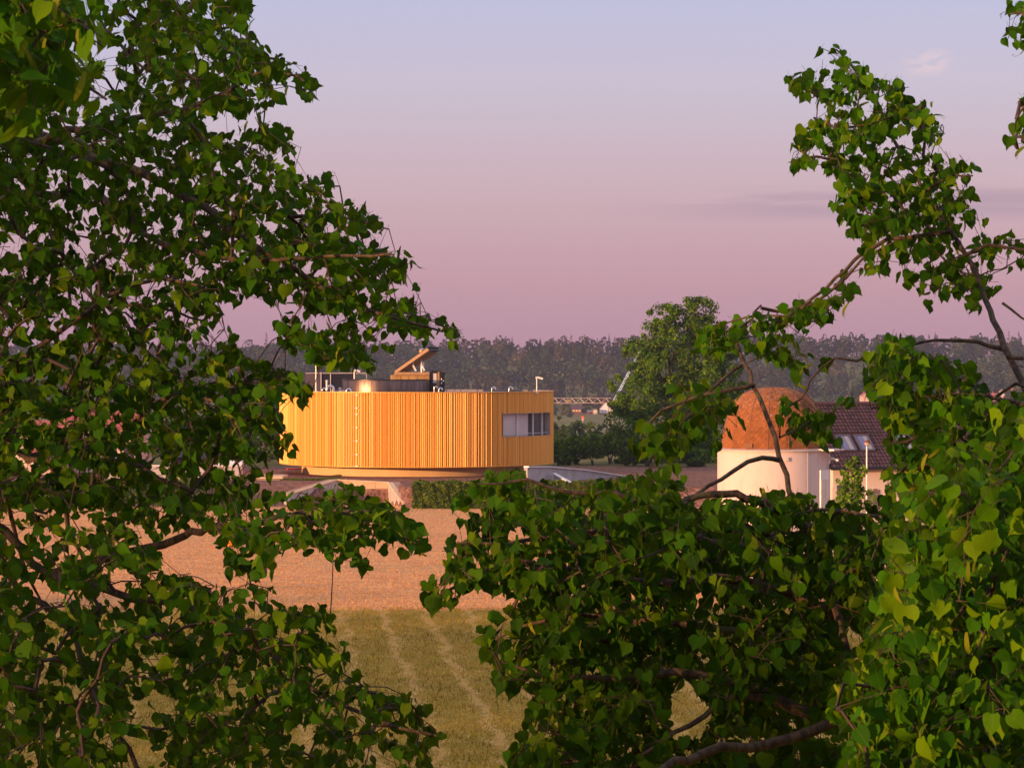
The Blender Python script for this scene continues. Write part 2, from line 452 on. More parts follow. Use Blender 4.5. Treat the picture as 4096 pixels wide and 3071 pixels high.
# blades of cut grass and hay
def grass():
    n = 120000
    y = rng.uniform(84, 145.5, n); x = rng.uniform(-1, 1, n) * (.185 * y + 2)
    u = x + .081 * y; fr = np.abs(((u + .5 * wav(x, y, 3.0, .3) * .5) * .48) % 1 - .5)
    patch = .5 + .25 * wav(x, y, 1.9, 2.2) + rng.normal(0, .25, n)
    strawy = (1 - sstep(.03, .14, fr)) * .58 + patch * .72 > .64
    pos = np.stack([x, y, ground_z(x, y)], -1)
    az = rng.uniform(0, 2 * math.pi, n); tilt = np.where(strawy, rng.uniform(.05, .5, n), rng.uniform(.3, 1.2, n))
    ax = np.stack([np.cos(az) * np.cos(tilt), np.sin(az) * np.cos(tilt), np.sin(tilt)], -1)
    L = rng.uniform(.08, .26, n); wd = rng.uniform(.010, .022, n)
    side = unit(np.cross(ax, np.array([0, 0, 1.]))) * wd[:, None]
    pos[:, 2] += rng.uniform(0, .05, n)
    V = np.stack([pos - side, pos + side, pos + ax * L[:, None]], 1).reshape(-1, 3)
    T = np.arange(3 * n).reshape(-1, 3)
    g = np.array([.40, .26, .018]); s = np.array([.86, .50, .14])
    tint = np.where(strawy[:, None], s, g) * rng.uniform(.45, 1.4, (n, 1)) * np.clip(1 + .28 * wav(x, y, .9, .7) + .2 * wav(x, y, 4.1, 2.7), .4, 1.6)[:, None] * (1 + rng.normal(0, .08, (n, 3)))
    o = link('grass', np_mesh('grass', V, T, np.repeat(np.clip(tint, .005, .8), 3, 0), np.zeros((3 * n, 3)), 'foliage'))
    o['kind'] = 'stuff'; tag(o, 'mown half dry grass and hay lying in windrows', 'grass')
    n = 90000
    y = 145 + 98 * rng.uniform(0, 1, n) ** 1.3; x = rng.uniform(-1, 1, n) * (.185 * y + 2)
    pos = np.stack([x, y, ground_z(x, y)], -1)
    az = rng.uniform(0, 2 * math.pi, n); tilt = rng.uniform(.4, 1.4, n)
    ax = np.stack([np.cos(az) * np.cos(tilt), np.sin(az) * np.cos(tilt), np.sin(tilt)], -1)
    L = rng.uniform(.05, .13, n); wd = rng.uniform(.015, .03, n)
    side = unit(np.cross(ax, np.array([.1, -1., .2]))) * wd[:, None]
    V = np.stack([pos - side, pos + side, pos + ax * L[:, None]], 1).reshape(-1, 3)
    tint = np.array([.82, .42, .17]) * rng.uniform(.45, 1.25, (n, 1)) * (1 + rng.normal(0, .07, (n, 3)))
    o = link('stubble', np_mesh('stubble', V, np.arange(3 * n).reshape(-1, 3), np.repeat(np.clip(tint, .01, .9), 3, 0), np.zeros((3 * n, 3)), 'foliage'))
    o['kind'] = 'stuff'; tag(o, 'short reddish dry stubble of the far field', 'stubble')
grass()

# ------------------------------------------------------------------ generic crowns
def clumpy(lobes, n, size, tints, sub=26, subr=.16, shell=.55, up=.25):
    """leaf clumps gathered into sub-clumps spread over ellipsoid lobes: lobes = [(centre, radii)]"""
    vol = np.array([r[0] * r[1] * r[2] for _, r in lobes]) ** .67; vol = vol / vol.sum()
    P_, N_, K_ = [], [], []
    for (c, r), q in zip(lobes, vol):
        c, r = np.array(c, float), np.array(r, float)
        m = max(6, int(sub * q * len(lobes)))
        d = unit(rng.normal(size=(m, 3))); rad = shell + (1 - shell) * rng.uniform(0, 1, m) ** .5
        sc_ = c + d * r * rad[:, None]
        k = max(4, int(n * q / m)); sr = subr * (r.prod() ** (1 / 3.)) * rng.uniform(.7, 1.6, m)
        dd = unit(rng.normal(size=(m, k, 3)) + d[:, None, :] * .5 + np.array([0, 0, .25]))
        pp = sc_[:, None, :] + dd * sr[:, None, None] * rng.uniform(.35, 1.05, (m, k, 1))
        P_.append(pp.reshape(-1, 3)); N_.append((dd + d[:, None, :] * .3).reshape(-1, 3)); K_.append(np.repeat(rng.uniform(.75, 1.25, m), k))
    p, nn, kk = np.concatenate(P_), unit(np.concatenate(N_) + rng.normal(0, .45, (sum(map(len, P_)), 3)) + np.array([0, 0, up])), np.concatenate(K_)
    ax = unit(rng.normal(size=p.shape)); Rm = frames(ax, nn)
    s = size * rng.uniform(.6, 1.4, len(p))
    t = np.array(tints)[rng.integers(0, len(tints), len(p))] * (kk * rng.uniform(.8, 1.2, len(p)))[:, None]
    return quads(p, Rm, s, s * rng.uniform(.6, 1., len(p)), t)
def shrub(name, label, cat, base, lobes, n, size, tints, group=None, stem=.06, sub=26, trunk=None, subr=.16, kind=None):
    t = thing(name, label, cat, tuple(map(float, base)), group)
    V, T, C, L = clumpy(lobes, n, size, tints, sub, subr)
    V = V - np.array(base)
    link('crown', np_mesh('crown', V, T, C, L, 'foliage'), t)
    m = MB()
    for c, r in (lobes if trunk is None else trunk):
        b = Vector(base) + Vector((random.uniform(-.1, .1), random.uniform(-.1, .1), -.15)); c = Vector(c)
        mid = b.lerp(c, .5) + Vector((random.uniform(-.1, .1), 0, .15)) * (c - b).length * .3
        m.tube([b, b.lerp(mid, .5), mid, mid.lerp(c, .6), c], [stem, stem * .85, stem * .65, stem * .45, stem * .25], 6)
    m.build('trunk', 'bark', t, smooth=True)
    return t
GREEN = [(.060, .135, .003), (.088, .165, .003), (.04, .10, .003), (.13, .19, .004)]
DARKG = [(.032, .07, .010), (.045, .085, .012), (.06, .09, .014)]
# ------------------------------------------------------------------ materials of the buildings
def gold_mat():
    M = Mat('gold_cladding'); r = M.rnd(); p = M.pos()
    c = M.mix(M.mr(r, 0, 1, 0, 1, False), (.88, .38, .040), (.96, .51, .095))
    n = M.noise(1.2, 4, M.sc(p, (6, 6, .15)))
    c = M.mix(M.mr(n, .4, .75, 0, .30), c, (.66, .26, .03))
    M.set(c, .45, .08); return M.m
MT['gold'] = gold_mat()
MT['gold_back'] = simple('cladding_backing', (.55, .20, .03), .6, .1, .2, 1.5)
MT['plinth'] = simple('plinth_render', (.66, .42, .20), .8, 0, .10, .6, .05)
MT['roof_felt'] = simple('roof_felt', (.22, .19, .20), .85, 0, .2, .6)
MT['parapet_metal'] = simple('parapet_metal', (.45, .38, .36), .4, .6, .1, 2)
def bronze():
    M = Mat('bronze_sheet'); p = M.pos(); n = M.noise(.9, 4, M.sc(p, (3, 3, .4)))
    M.set(M.mix(M.mr(n, .3, .7), (.13, .085, .075), (.22, .15, .12)), .36, .92); M.bump(n, .35, .05); return M.m
MT['bronze'] = bronze()
def brass():
    M = Mat('brass_sheet'); p = M.pos(); n = M.noise(.8, 3, M.sc(p, (1.5, 1.5, .5)))
    M.set(M.mix(M.mr(n, .3, .7), (.50, .27, .08), (.66, .38, .13)), .45, .55); M.bump(n, .8, .08); return M.m
MT['brass'] = brass()
MT['dark_panel'] = simple('dark_panel', (.016, .014, .022), .35, .3, .2, 1)
MT['mauve_glass'] = simple('smoked_glass', (.10, .075, .09), .2, .1, .15, .7)
MT['steel'] = simple('polished_steel', (.80, .74, .74), .16, 1, .06, 3)
MT['galv'] = simple('painted_steel', (.72, .60, .56), .45, .2, .08, 3)
MT['white_metal'] = simple('white_metal', (.82, .79, .78), .4, .1, .05, 2)
MT['blue_metal'] = simple('pale_blue_metal', (.52, .68, .80), .5, .1, .06, 2)
MT['timber'] = simple('larch_board', (.42, .235, .11), .6, 0, .25, 2, .1, (8, 8, 1))
MT['screen'] = simple('frosted_screen', (.62, .52, .52), .5, 0, .10, .5)
MT['window_glass'] = simple('window_glass', (.055, .042, .055), .12, 0, .2, .4)
MT['skylight_glass'] = simple('skylight_glass', (.16, .16, .30), .06, .2, .1, .5)
MT['concrete'] = simple('board_concrete', (.46, .40, .40), .85, 0, .16, 1.2, .1)
MT['limestone'] = simple('limestone_panel', (.66, .46, .30), .8, 0, .10, 1.0, .05, (1, 1, 4), rnd=.08)
MT['pebble'] = simple('pebble_edging', (.42, .25, .18), .9, 0, .6, 9, .5)
MT['orange_plastic'] = simple('orange_plastic', (.85, .13, .02), .35, 0, .1, 3)
def plaster():
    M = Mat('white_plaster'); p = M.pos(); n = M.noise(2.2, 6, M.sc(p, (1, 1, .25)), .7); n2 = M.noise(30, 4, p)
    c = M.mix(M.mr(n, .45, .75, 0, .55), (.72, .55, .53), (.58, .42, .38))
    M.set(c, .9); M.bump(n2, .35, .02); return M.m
MT['plaster'] = plaster()
def shingle_mat():
    M = Mat('dome_shingle'); r = M.rnd(); p = M.pos(); s = M.n('ShaderNodeSeparateXYZ'); M.l(p, s.inputs[0])
    n = M.noise(14, 5, p, .7)
    c = M.mix(M.mr(r, 0, 1, 0, 1, False), (.22, .068, .013), (.33, .105, .024))
    c = M.mix(M.mr(n, .3, .7, 0, .3), c, (.16, .05, .015))
    n2 = M.noise(9, 4, p, .6)
    lich = M.math('MULTIPLY', M.mr(s.outputs[2], 8.4, 10.4), M.mr(n2, .54, .64))     # lichen crust on the crown
    c = M.mix(M.math('MULTIPLY', lich, .5), c, (.48, .36, .31))
    M.set(c, .9); M.bump(n, .4, .02); return M.m
MT['shingle'] = shingle_mat()
MT['rust_trim'] = simple('rusty_trim', (.22, .09, .04), .8, 0, .2, 3)
MT['tile'] = simple('dark_roof_tile', (.060, .026, .034), .75, 0, .28, 6, .2, None, .35)
MT['red_tile'] = simple('red_roof_tile', (.42, .10, .075), .8, 0, .2, 1)
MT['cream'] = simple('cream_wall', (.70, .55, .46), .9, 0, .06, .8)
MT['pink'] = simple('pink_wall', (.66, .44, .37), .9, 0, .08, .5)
MT['green_door'] = simple('green_door', (.045, .075, .06), .5, 0, .1, 2)
MT['black'] = simple('black_plastic', (.012, .012, .014), .4, 0, .1, 3)
MT['brown_wood'] = simple('brown_boarding', (.16, .06, .04), .8, 0, .25, 1)
MT['lamp_glass'] = simple('lamp_globe', (.60, .45, .40), .3, 0, .1, 3)

# ------------------------------------------------------------------ round pavilion
CX, CY, RR = X(1667, 277.0), 277.0, 13.0
ZB, ZT = 2.66, 9.48
pav = thing('round_pavilion', 'round pavilion clad in vertical golden slats on a recessed tan plinth', 'building', (CX, CY, BERM))
def pol(r, th, z): return (CX + r * math.sin(th), CY - r * math.cos(th), z)
W0, W1, WZ0, WZ1 = R(39.4), R(76.5), 5.40, 7.48
m = MB(); C0 = (CX, CY, 0)
m.lathe([(12.86, ZB + .05), (12.86, WZ0)], C0, 120); m.lathe([(12.86, WZ1), (12.86, ZT - .06)], C0, 120)
m.lathe([(12.86, WZ0), (12.86, WZ1)], C0, 100, W1, W0 + 2 * math.pi)
m.lathe([(10.7, ZB + .06), (12.86, ZB + .05)], C0, 90)
m.build('backing_wall', 'gold_back', pav, True)
MB().lathe([(10.9, .9), (10.9, ZB + .05)], C0, 120).build('plinth', 'plinth', pav, True)
MB().lathe([(10.97, 1.0), (10.97, BERM + .02), (10.9, BERM + .03)], C0, 120).build('plinth_drain_strip', 'dark_panel', pav, True)
MB().lathe([(0, ZT - .18), (12.86, ZT - .18)], C0, 90).build('roof', 'roof_felt', pav)
MB().lathe([(12.80, ZT + .015), (13.06, ZT + .015), (13.06, ZT - .05), (12.98, ZT - .05)], C0, 140).build('parapet_coping', 'gold', pav, True)
MB().lathe([(12.79, ZT - .20), (12.79, ZT + .012)], C0, 120).build('parapet_lining', 'roof_felt', pav, True)
MB().lathe([(13.03, ZB + .05), (13.03, ZB - .0), (12.86, ZB - .0), (12.86, ZB + .049)], C0, 140).build('bottom_rail', 'gold', pav, True)
# one slat: a folded profile, unit height
def slat_mesh():
    me = bpy.data.meshes.new('slat'); a = [(-.5, 0), (-.5, -.7), (-.22, -1), (.22, -1), (.5, -.7), (.5, 0)]
    V = [(x, y, z) for z in (0, 1) for x, y in a]
    F = [(i, i + 1, i + 7, i + 6) for i in range(5)] + [tuple(range(5, -1, -1)), tuple(range(6, 12))]
    me.from_pydata(V, [], F); me.materials.append(MT['gold']); return me
SL = slat_mesh()
nsl = 464; pitch = 2 * math.pi / nsl; rest = MB()
def put_slat(th, z0, z1, wd, dep, yaw, part):
    Mx = Matrix.Translation(pol(12.862, th, z0)) @ Matrix.Rotation(th + yaw, 4, 'Z') @ Matrix.Diagonal((wd, dep, z1 - z0, 1))
    if part: link('slat', SL, pav, Mx)
    else: rest.add([Mx @ v.co for v in SL.vertices], [tuple(p.vertices) for p in SL.polygons])
nparts = 0
for k in range(nsl):
    th = -math.pi + (k + .5) * pitch + random.uniform(-.18, .18) * pitch
    front = -R(92) < th < R(92)
    wd = random.choice((.095, .105, .115, .125, .14)); dep = random.uniform(.09, .14); yaw = random.uniform(-.10, .10)
    if W0 - .004 < th < W1 + .004:
        put_slat(th, ZB, WZ0 - .03, wd, dep, yaw, front); put_slat(th, WZ1 + .03, ZT - .05, wd, dep, yaw, front)
    else: put_slat(th, ZB, ZT - .05, wd, dep, yaw, front)
o = rest.build('slat_far_side', 'gold', pav); o['kind'] = 'stuff'
# ribbon window
win = MB()
for z0, z1 in ((WZ0 - .03, WZ0), (WZ1, WZ1 + .03)):
    win.lathe([(12.4, z0), (13.0, z0), (13.0, z1), (12.4, z1), (12.4, z0)], C0, 30, W0, W1)
for th in (W0, W1): win.box(pol(12.70, th, (WZ0 + WZ1) / 2), (.06, .58, WZ1 - WZ0), th)
window = win.build('ribbon_window', 'parapet_metal', pav, True)
def wpane(a, b, mat, name): MB().lathe([(12.52, WZ0), (12.52, WZ1)], C0, 12, a, b).build(name, mat, window, True)
wpane(W0, R(48.9), 'screen', 'screen'); wpane(R(48.95), R(57.2), 'screen', 'screen')
wpane(R(57.25), R(63.5), 'window_glass', 'pane'); wpane(R(63.5), R(69.4), 'window_glass', 'pane'); wpane(R(69.45), W1, 'window_glass', 'pane')
for a in (48.9, 60.2, 69.4): MB().box(pol(12.66, R(a), (WZ0 + WZ1) / 2), (.09, .14, WZ1 - WZ0), R(a)).build('mullion', 'white_metal', window)
MB().tube([pol(12.72, W0 + (W1 - W0) * k / 16, WZ0 + .22) for k in range(17)], .025, 6).build('rail', 'white_metal', window)
# ladder fixings on the front
for k in range(7):
    z = ZT - .25 - k * 1.18 if k < 2 else ZT - .25 - .75 - (k - 1) * 1.22 + .22
    if z < ZB + .1: z = ZB + .12
    th0 = math.asin((1455 - 1667) / 548.)
    b = MB().box(pol(13.06, th0, z), (.14, .08, .09), th0).build('ladder_fixing', 'white_metal', pav)
    MB().tube([pol(13.045, th0 - .035 + i * .008, z) for i in range(5)], .012, 5).build('rung', 'galv', b)
# ---- things on the roof (parts of the pavilion)
ZR = ZT - .18
def rbox(px0, px1, py0, Y, depth, mat, name, parent=pav, zb=None, bev=0):
    x0, x1, z1 = X(px0, Y), X(px1, Y), Z(py0, Y); zb = ZR if zb is None else zb
    return MB().box(((x0 + x1) / 2, Y + depth / 2, (z1 + zb) / 2), (x1 - x0, depth, z1 - zb)).build(name, mat, parent)
plant = rbox(1286, 1416, 1493, 283, 3.2, 'dark_panel', 'plant_enclosure')
for px in (1284, 1322, 1418): MB().beam(P(px, 1568, 282.9), P(px, 1489, 282.9), .07, .07).build('post', 'galv', plant)
rbox(1222, 1283, 1494, 283.2, .06, 'mauve_glass', 'side_screen', plant)
MB().beam(P(1222, 1492.5, 282.95), P(1470, 1492.5, 282.95), .05, .05).build('top_rail', 'galv', plant)
MB().beam(P(1466, 1568, 283), P(1466, 1492, 283), .05, .05).build('rail_post', 'galv', plant)
# oval metal drum
dx, dy, dr = X(1541, 276.), 276.0, 4.05
drum = MB().lathe([(dr, ZR), (dr, 10.50), (dr - .03, 10.56), (dr - .2, 10.56), (dr - .2, 10.3), (0, 10.3)], (dx, dy, 0), 64).build('roof_drum', 'bronze', pav, True)
for a in range(-80, 90, 20):
    th = R(a + 4); MB().box((dx + (dr + .006) * math.sin(th), dy - (dr + .006) * math.cos(th), (ZR + 10.5) / 2), (.03, .03, 10.46 - ZR), th).build('seam', 'bronze', drum)
MB().lathe([(dr + .002, 10.5), (dr + .07, 10.5), (dr + .07, 10.585), (dr - .2, 10.585), (dr - .2, 10.565)], (dx, dy, 0), 64).build('drum_coping', 'dark_panel', drum, True)
# hatch house with its open lid
hb = rbox(1562, 1717, 1500, 278.6, 3.0, 'brass', 'hatch_house')
xa, xb, zt = X(1577, 278.5), X(1724, 278.5), Z(1499, 278.5)
MB().box(((xa + xb) / 2, 278.5 + 1.55, zt + .12), (xb - xa, 3.3, .26)).build('hatch_kerb', 'timber', hb)
for px in (1600, 1632, 1668): MB().box((X(px, 278.58), 278.57, (zt + ZR) / 2 - .05), (.025, .03, zt - ZR - .1)).build('seam', 'brass', hb)
rbox(1717.5, 1727, 1486, 278.3, 3.0, 'dark_panel', 'end_panel', hb)
h0 = Vector(P(1582, 1489, 278.6)); av = Vector((.95, 1.25, 0)); rv = Vector((3.14, 0, 2.20)); nv = rv.cross(av).normalized()
lid = MB().beam(h0, h0 + rv, .12, .30, nv).build('hatch_lid', 'timber', hb)
MB().beam(h0 + av, h0 + av + rv * .97, .12, .30, nv).build('lid_beam', 'timber', lid)
MB().beam(h0 + rv - rv.normalized() * .06, h0 + rv + av - rv.normalized() * .06, .12, .28, nv).build('lid_beam', 'dark_panel', lid)
MB().beam(h0 + rv.normalized() * .05, h0 + av + rv.normalized() * .05, .10, .26, nv).build('lid_beam', 'timber', lid)
q = [h0 + nv * .10, h0 + av + nv * .10, h0 + av + rv + nv * .10, h0 + rv + nv * .10]
MB().poly_prism(q, nv * .045).build('lid_board', 'timber', lid)
MB().poly_prism([p + nv * .155 for p in (h0 - av * .04, h0 + av * 1.06, h0 + av * 1.10 + rv * 1.03, h0 - av * .02 + rv * 1.03)], nv * .05).build('lid_cover', 'dark_panel', lid)
for (x0, y0), (x1, y1), (x2, y2) in (((1664, 1484), (1652, 1461), (1653, 1441)), ((1698, 1482), (1685, 1459), (1687, 1440))):
    s_ = MB().beam(P(x0, y0, 278.9), P(x1, y1, 278.9), .20, .16).build('actuator', 'white_metal', hb)
    MB().tube([P(x1, y1 + 1, 278.95), P(x2, y2, 279.2)], .05, 8).build('actuator_rod', 'white_metal', s_)
pp = P(1689, 1484, 281.7); zt2 = Z(1406, 281.7)
fl = MB().tube([(pp[0], pp[1], ZR), (pp[0], pp[1], zt2)], .20, 14).build('flue', 'steel', pav, True)
MB().lathe([(.20, zt2 - .25), (.31, zt2 - .1), (.31, zt2 + .12), (.22, zt2 + .16)], (pp[0], pp[1], 0), 16).build('flue_collar', 'brass', fl, True)
MB().lathe([(.0, zt2 + .30), (.29, zt2 + .26), (.31, zt2 + .20), (.0, zt2 + .18)], (pp[0], pp[1], 0), 16).build('flue_cap', 'steel', fl, True)
# glazed stair booth
x0, x1, Yb = X(1727, 277.2), X(1763, 277.2), 277.2; zb1 = Z(1481, Yb)
bt = MB(); fw = .12
for xx in (x0 + fw / 2, x1 - fw / 2):
    for yy in (Yb, Yb + 2.4): bt.box((xx, yy, (ZR + zb1) / 2), (fw, fw, zb1 - ZR))
bt.box(((x0 + x1) / 2, Yb + 1.2, zb1 - .06), (x1 - x0 + .02, 2.6, .14)); bt.box(((x0 + x1) / 2, Yb + 1.2, ZR + .05), (x1 - x0 - .02, 2.5, .1))
booth = bt.build('stair_booth', 'black', pav)
MB().box(((x0 + x1) / 2 - .17, Yb + .02, (ZR + zb1) / 2), (.30, .03, zb1 - ZR - .2)).build('door_glass', 'window_glass', booth)
MB().box((x0 + .29, Yb - .02, zb1 - .75), (.34, .02, .9)).build('door_notice', 'screen', booth)
MB().box(((x0 + x1) / 2 + .22, Yb + .06, (ZR + zb1) / 2), (.22, .06, zb1 - ZR - .2)).build('door_leaf', 'timber', booth)
MB().box(((x0 + x1) / 2, Yb + 2.38, (ZR + zb1) / 2), (x1 - x0 - .2, .03, zb1 - ZR - .2)).build('back_panel', 'brass', booth)
wing = rbox(1763.5, 1779, 1488, 277.0, .10, 'dark_panel', 'booth_wing')
for dx_, dz_, rx, rz, a in ((-.10, .18, .05, .10, .35), (.10, .02, .05, .06, -.6), (-.09, -.19, .05, .11, -.35)):
    c = np.array(P(1770, 1524, 276.98)) + np.array((dx_, 0, dz_)); pts = []
    for k in range(12):
        t = 2 * math.pi * k / 12; u_, v_ = rx * math.cos(t), rz * math.sin(t)
        pts.append((c[0] + u_ * math.cos(a) - v_ * math.sin(a), c[1], c[2] + u_ * math.sin(a) + v_ * math.cos(a)))
    MB().poly_prism(pts, (0, -.012, 0)).build('emblem_petal', 'white_metal', wing)
# swan-neck vents and mushroom vents
def swan(px, pytop, rpx, dirx, Y):
    r = rpx / FPX * Y; bx = X(px, Y); zt = Z(pytop, Y); rt = r * .42; zc = zt - r - rt + rt
    pts = [(bx, Y, ZR), (bx, Y, zc)] + [(bx + dirx * r * (1 - math.cos(t)), Y, zc + r * math.sin(t)) for t in [math.pi * k / 10 for k in range(1, 10)]]
    pts.append((bx + dirx * 2 * r * .98, Y - .0, zc - r * .15))
    v = MB().tube(pts, rt, 14, False).build('swan_neck_vent', 'steel', pav, True)
    MB().lathe([(rt * 1.12, ZR), (rt * 1.12, ZR + .08), (rt, ZR + .09)], (bx, Y, 0), 14).build('vent_collar', 'galv', v, True)
swan(1334, 1544, 13, -1, 267.0); swan(1306, 1553, 8, -1, 267.6); swan(1404, 1556, 9, -1, 266.8)
swan(1755.5, 1552, 7.0, 1, 266.4); swan(1968, 1549, 7.0, 1, 268.5); swan(2036, 1548, 7.0, 1, 270.0)
swan(1737, 1546, 6, 1, 272)
for px, py, r in ((1307.5, 1522, .10), (1360, 1552, .10)):
    Y = 267.8; bx, zt = X(px, Y), Z(py, Y)
    v = MB().tube([(bx, Y, ZR), (bx, Y, zt - .06)], r, 12).build('vent_pipe', 'galv', pav, True)
    MB().lathe([(.0, zt + .06), (.10, zt + .04), (.155, zt - .02), (.15, zt - .07), (.0, zt - .08)], (bx, Y, 0), 14).build('vent_cap', 'galv', v, True)
MB().box((X(1352, 268.6), 268.6, Z(1563, 268.6)), (1.2, .3, .16)).build('roof_duct', 'parapet_metal', pav)
# camera posts and mast
def cam_post(px, pyt, Y, d):
    bx, zt = X(px, Y), Z(pyt, Y)
    v = MB().tube([(bx, Y, ZR), (bx, Y, zt)], .045, 8).build('camera_post', 'white_metal', pav, True)
    MB().box((bx, Y, ZR + .05), (.3, .3, .1)).build('post_foot', 'white_metal', v)
    MB().box((bx - .02, Y, zt - .02), (.18, .16, .16)).build('junction_box', 'white_metal', v)
    MB().box((bx + d * .32, Y, zt - .07), (.52, .15, .17), 0, Matrix.Rotation(d * R(16), 4, 'Y')).build('surveillance_camera', 'white_metal', v)
cam_post(2147, 1509, 270.5, 1); cam_post(1417, 1480, 281.5, 1)
Y = 277.0; bx = X(1264, Y)
v = MB().tube([(bx, Y, ZR), (bx, Y, Z(1440, Y)), (bx, Y, Z(1335, Y))], [.075, .06, .035], 8).build('mast', 'galv', pav, True)
MB().box((bx, Y, ZR + .08), (.4, .4, .16)).build('mast_foot', 'galv', v)

# ------------------------------------------------------------------ entrance cut, walls, hedge
Yk = 251.5
ent = thing('entrance_wall', 'limestone clad entrance cut into the bank below the golden pavilion', 'wall', (X(1450, Yk), Yk, 0))
xl, xr = X(1352, Yk), X(1552, Yk); zl, zr = Z(1921, Yk), Z(1932, Yk)
MB().poly_prism([(xl, Yk + .05, -.2), (xr, Yk + .05, -.2), (xr, Yk + .05, zr), (xl, Yk + .05, zl)], (0, .35, 0)).build('core', 'concrete', ent)
nxp, nzp = 4, 4
for i in range(nxp):
    for j in range(nzp):
        a, b = xl + (xr - xl) * i / nxp + .012, xl + (xr - xl) * (i + 1) / nxp - .012
        zt_a = zl + (zr - zl) * i / nxp; z0_, z1_ = zt_a * j / nzp + .01, zt_a * (j + 1) / nzp - .012
        if i == 1 and j < 3: continue
        MB().box(((a + b) / 2, Yk + random.uniform(-.008, .008), (z0_ + z1_) / 2), (b - a, .09, z1_ - z0_)).build('stone_panel', 'limestone', ent)
MB().box((xl + (xr - xl) * .375, Yk + .02, zl * .375), ((xr - xl) / 4 - .06, .05, zl * .74)).build('door', 'dark_panel', ent)
MB().beam((xl - .1, Yk + .1, zl + .06), (xr + .1, Yk + .1, zr + .06), .6, .10).build('coping', 'limestone', ent)
def cheek(p0, p1, name, flip):
    p0, p1 = Vector(p0), Vector(p1); d = Vector((p1.x - p0.x, p1.y - p0.y, 0)).normalized(); nrm = Vector((-d.y, d.x, 0)) * .34 * flip
    n_ = 5; w_ = MB().poly_prism([(p0.x, p0.y, -.2), (p1.x, p1.y, -.2), p1, p0], nrm).build(name, 'concrete', ent)
    MB().beam(p0 + nrm * .5 + Vector((0, 0, .05)), p1 + nrm * .5 + Vector((0, 0, .05)), .46, .10).build('coping', 'limestone', w_)
    MB().beam(p0 + nrm * 1.9 + Vector((0, 0, .02)), p1 + nrm * 1.9 + Vector((0, 0, .02)), .75, .14).build('pebble_strip', 'pebble', w_)
    for k in range(1, n_):
        t = k / n_; q = p0.lerp(p1, t); MB().box((q.x - nrm.x * .01, q.y - nrm.y * .01, q.z / 2 - .05), (.02, .02, q.z)).build('joint', 'dark_panel', w_)
cheek((xl, Yk, zl), P(1148, 1982, 246.0), 'cheek_wall', -1)
cheek((xr, Yk, zr), P(1612, 2012, 245.0), 'cheek_wall', 1)

# ivy hedge on the bank
def ivy(name, label, x0, x1, n, yb=243.2, run=2.6, top=2.15):
    u = rng.uniform(0, 1, n); x = x0 + (x1 - x0) * u; t = rng.uniform(0, 1, n)
    face = t < .72; tt = t / .72
    y = np.where(face, yb + .9 * tt, yb + .9 + (t - .72) / .28 * run); z = np.where(face, top * tt, top - .15 * (t - .72) / .28)
    bmp = .14 * wav(x, z * 2, .8, .3) + .10 * wav(x, y, .35, 1.1)
    y = y - bmp * face; z = z + np.where(face, 0, bmp) + rng.normal(0, .05, n)
    nrm = unit(np.where(face[:, None], np.array([0, -1., .35]), np.array([0, -.25, 1.])) + rng.normal(0, .55, (n, 3)))
    s = rng.uniform(.12, .26, n)
    tint = np.array([(.09, .135, .008), (.12, .165, .010), (.06, .10, .008), (.18, .20, .012)])[rng.integers(0, 4, n)] * rng.uniform(.7, 1.3, (n, 1))
    V, T, C, L = quads(np.stack([x, y, np.maximum(z, .03)], -1), frames(rng.normal(size=(n, 3)), nrm), s, s * .9, tint)
    h = thing(name, label, 'hedge', ((x0 + x1) / 2, yb + 1, 0))
    o = link('leaves', np_mesh('leaves', V - np.array(h['_o']), T, C, L, 'foliage'), h); o['kind'] = 'stuff'
    MB().poly_prism([(x0, yb + .28, -.1), (x0, yb + 1.2, top - .22), (x0, yb + 3.4, top - .25), (x0, yb + 3.5, -.1)], (x1 - x0, 0, 0)).build('ivy_stems', 'bark', h)
ivy('ivy_hedge', 'clipped ivy hedge covering the steep bank below the plinth', X(1650, 244), X(2560, 244), 16000)
# green ground cover on the left slope
def cover():
    n = 20000; k = rng.integers(0, 9, n)
    blobs = np.array([(-27.5, 247.5, 4.6, 3.4), (-33., 249., 4.5, 3.0), (-39., 247, 4.0, 3.2), (-23.8, 246.0, 2.6, 2.4), (-18.2, 259.5, 1.5, .8), (-16.4, 260.3, 1.2, .5),
                      (-29., 252.5, 4.0, 2.0), (-36., 253, 4, 2), (-43., 249, 4, 4)])[k]
    d = rng.normal(0, .48, (n, 2)); x = blobs[:, 0] + d[:, 0] * blobs[:, 2]; y = blobs[:, 1] + d[:, 1] * blobs[:, 3]
    keep = (y > 243.4) & (x < -15.0) & ~((x > -20.6) & (y < 252)); x, y = x[keep], y[keep]; n = len(x)
    h = np.clip(.30 + .18 * wav(x, y, .9, .5), .05, .6) * rng.uniform(0, 1, n) * np.where(y > 257, .3, 1)
    s = rng.uniform(.12, .26, n); nr = unit(np.array([-.1, -.5, 1.]) + rng.normal(0, .6, (n, 3)))
    tint = np.array([(.08, .115, .016), (.12, .14, .018), (.055, .085, .014)])[rng.integers(0, 3, n)] * rng.uniform(.7, 1.3, (n, 1))
    V, T, C, L = quads(np.stack([x, y, ground_z(x, y) + h], -1), frames(rng.normal(size=(n, 3)), nr), s, s, tint)
    o = link('ground_cover', np_mesh('ground_cover', V, T, C, L, 'foliage')); o['kind'] = 'stuff'
    tag(o, 'low green ground cover plants on the mulched slope', 'ground cover')
cover()
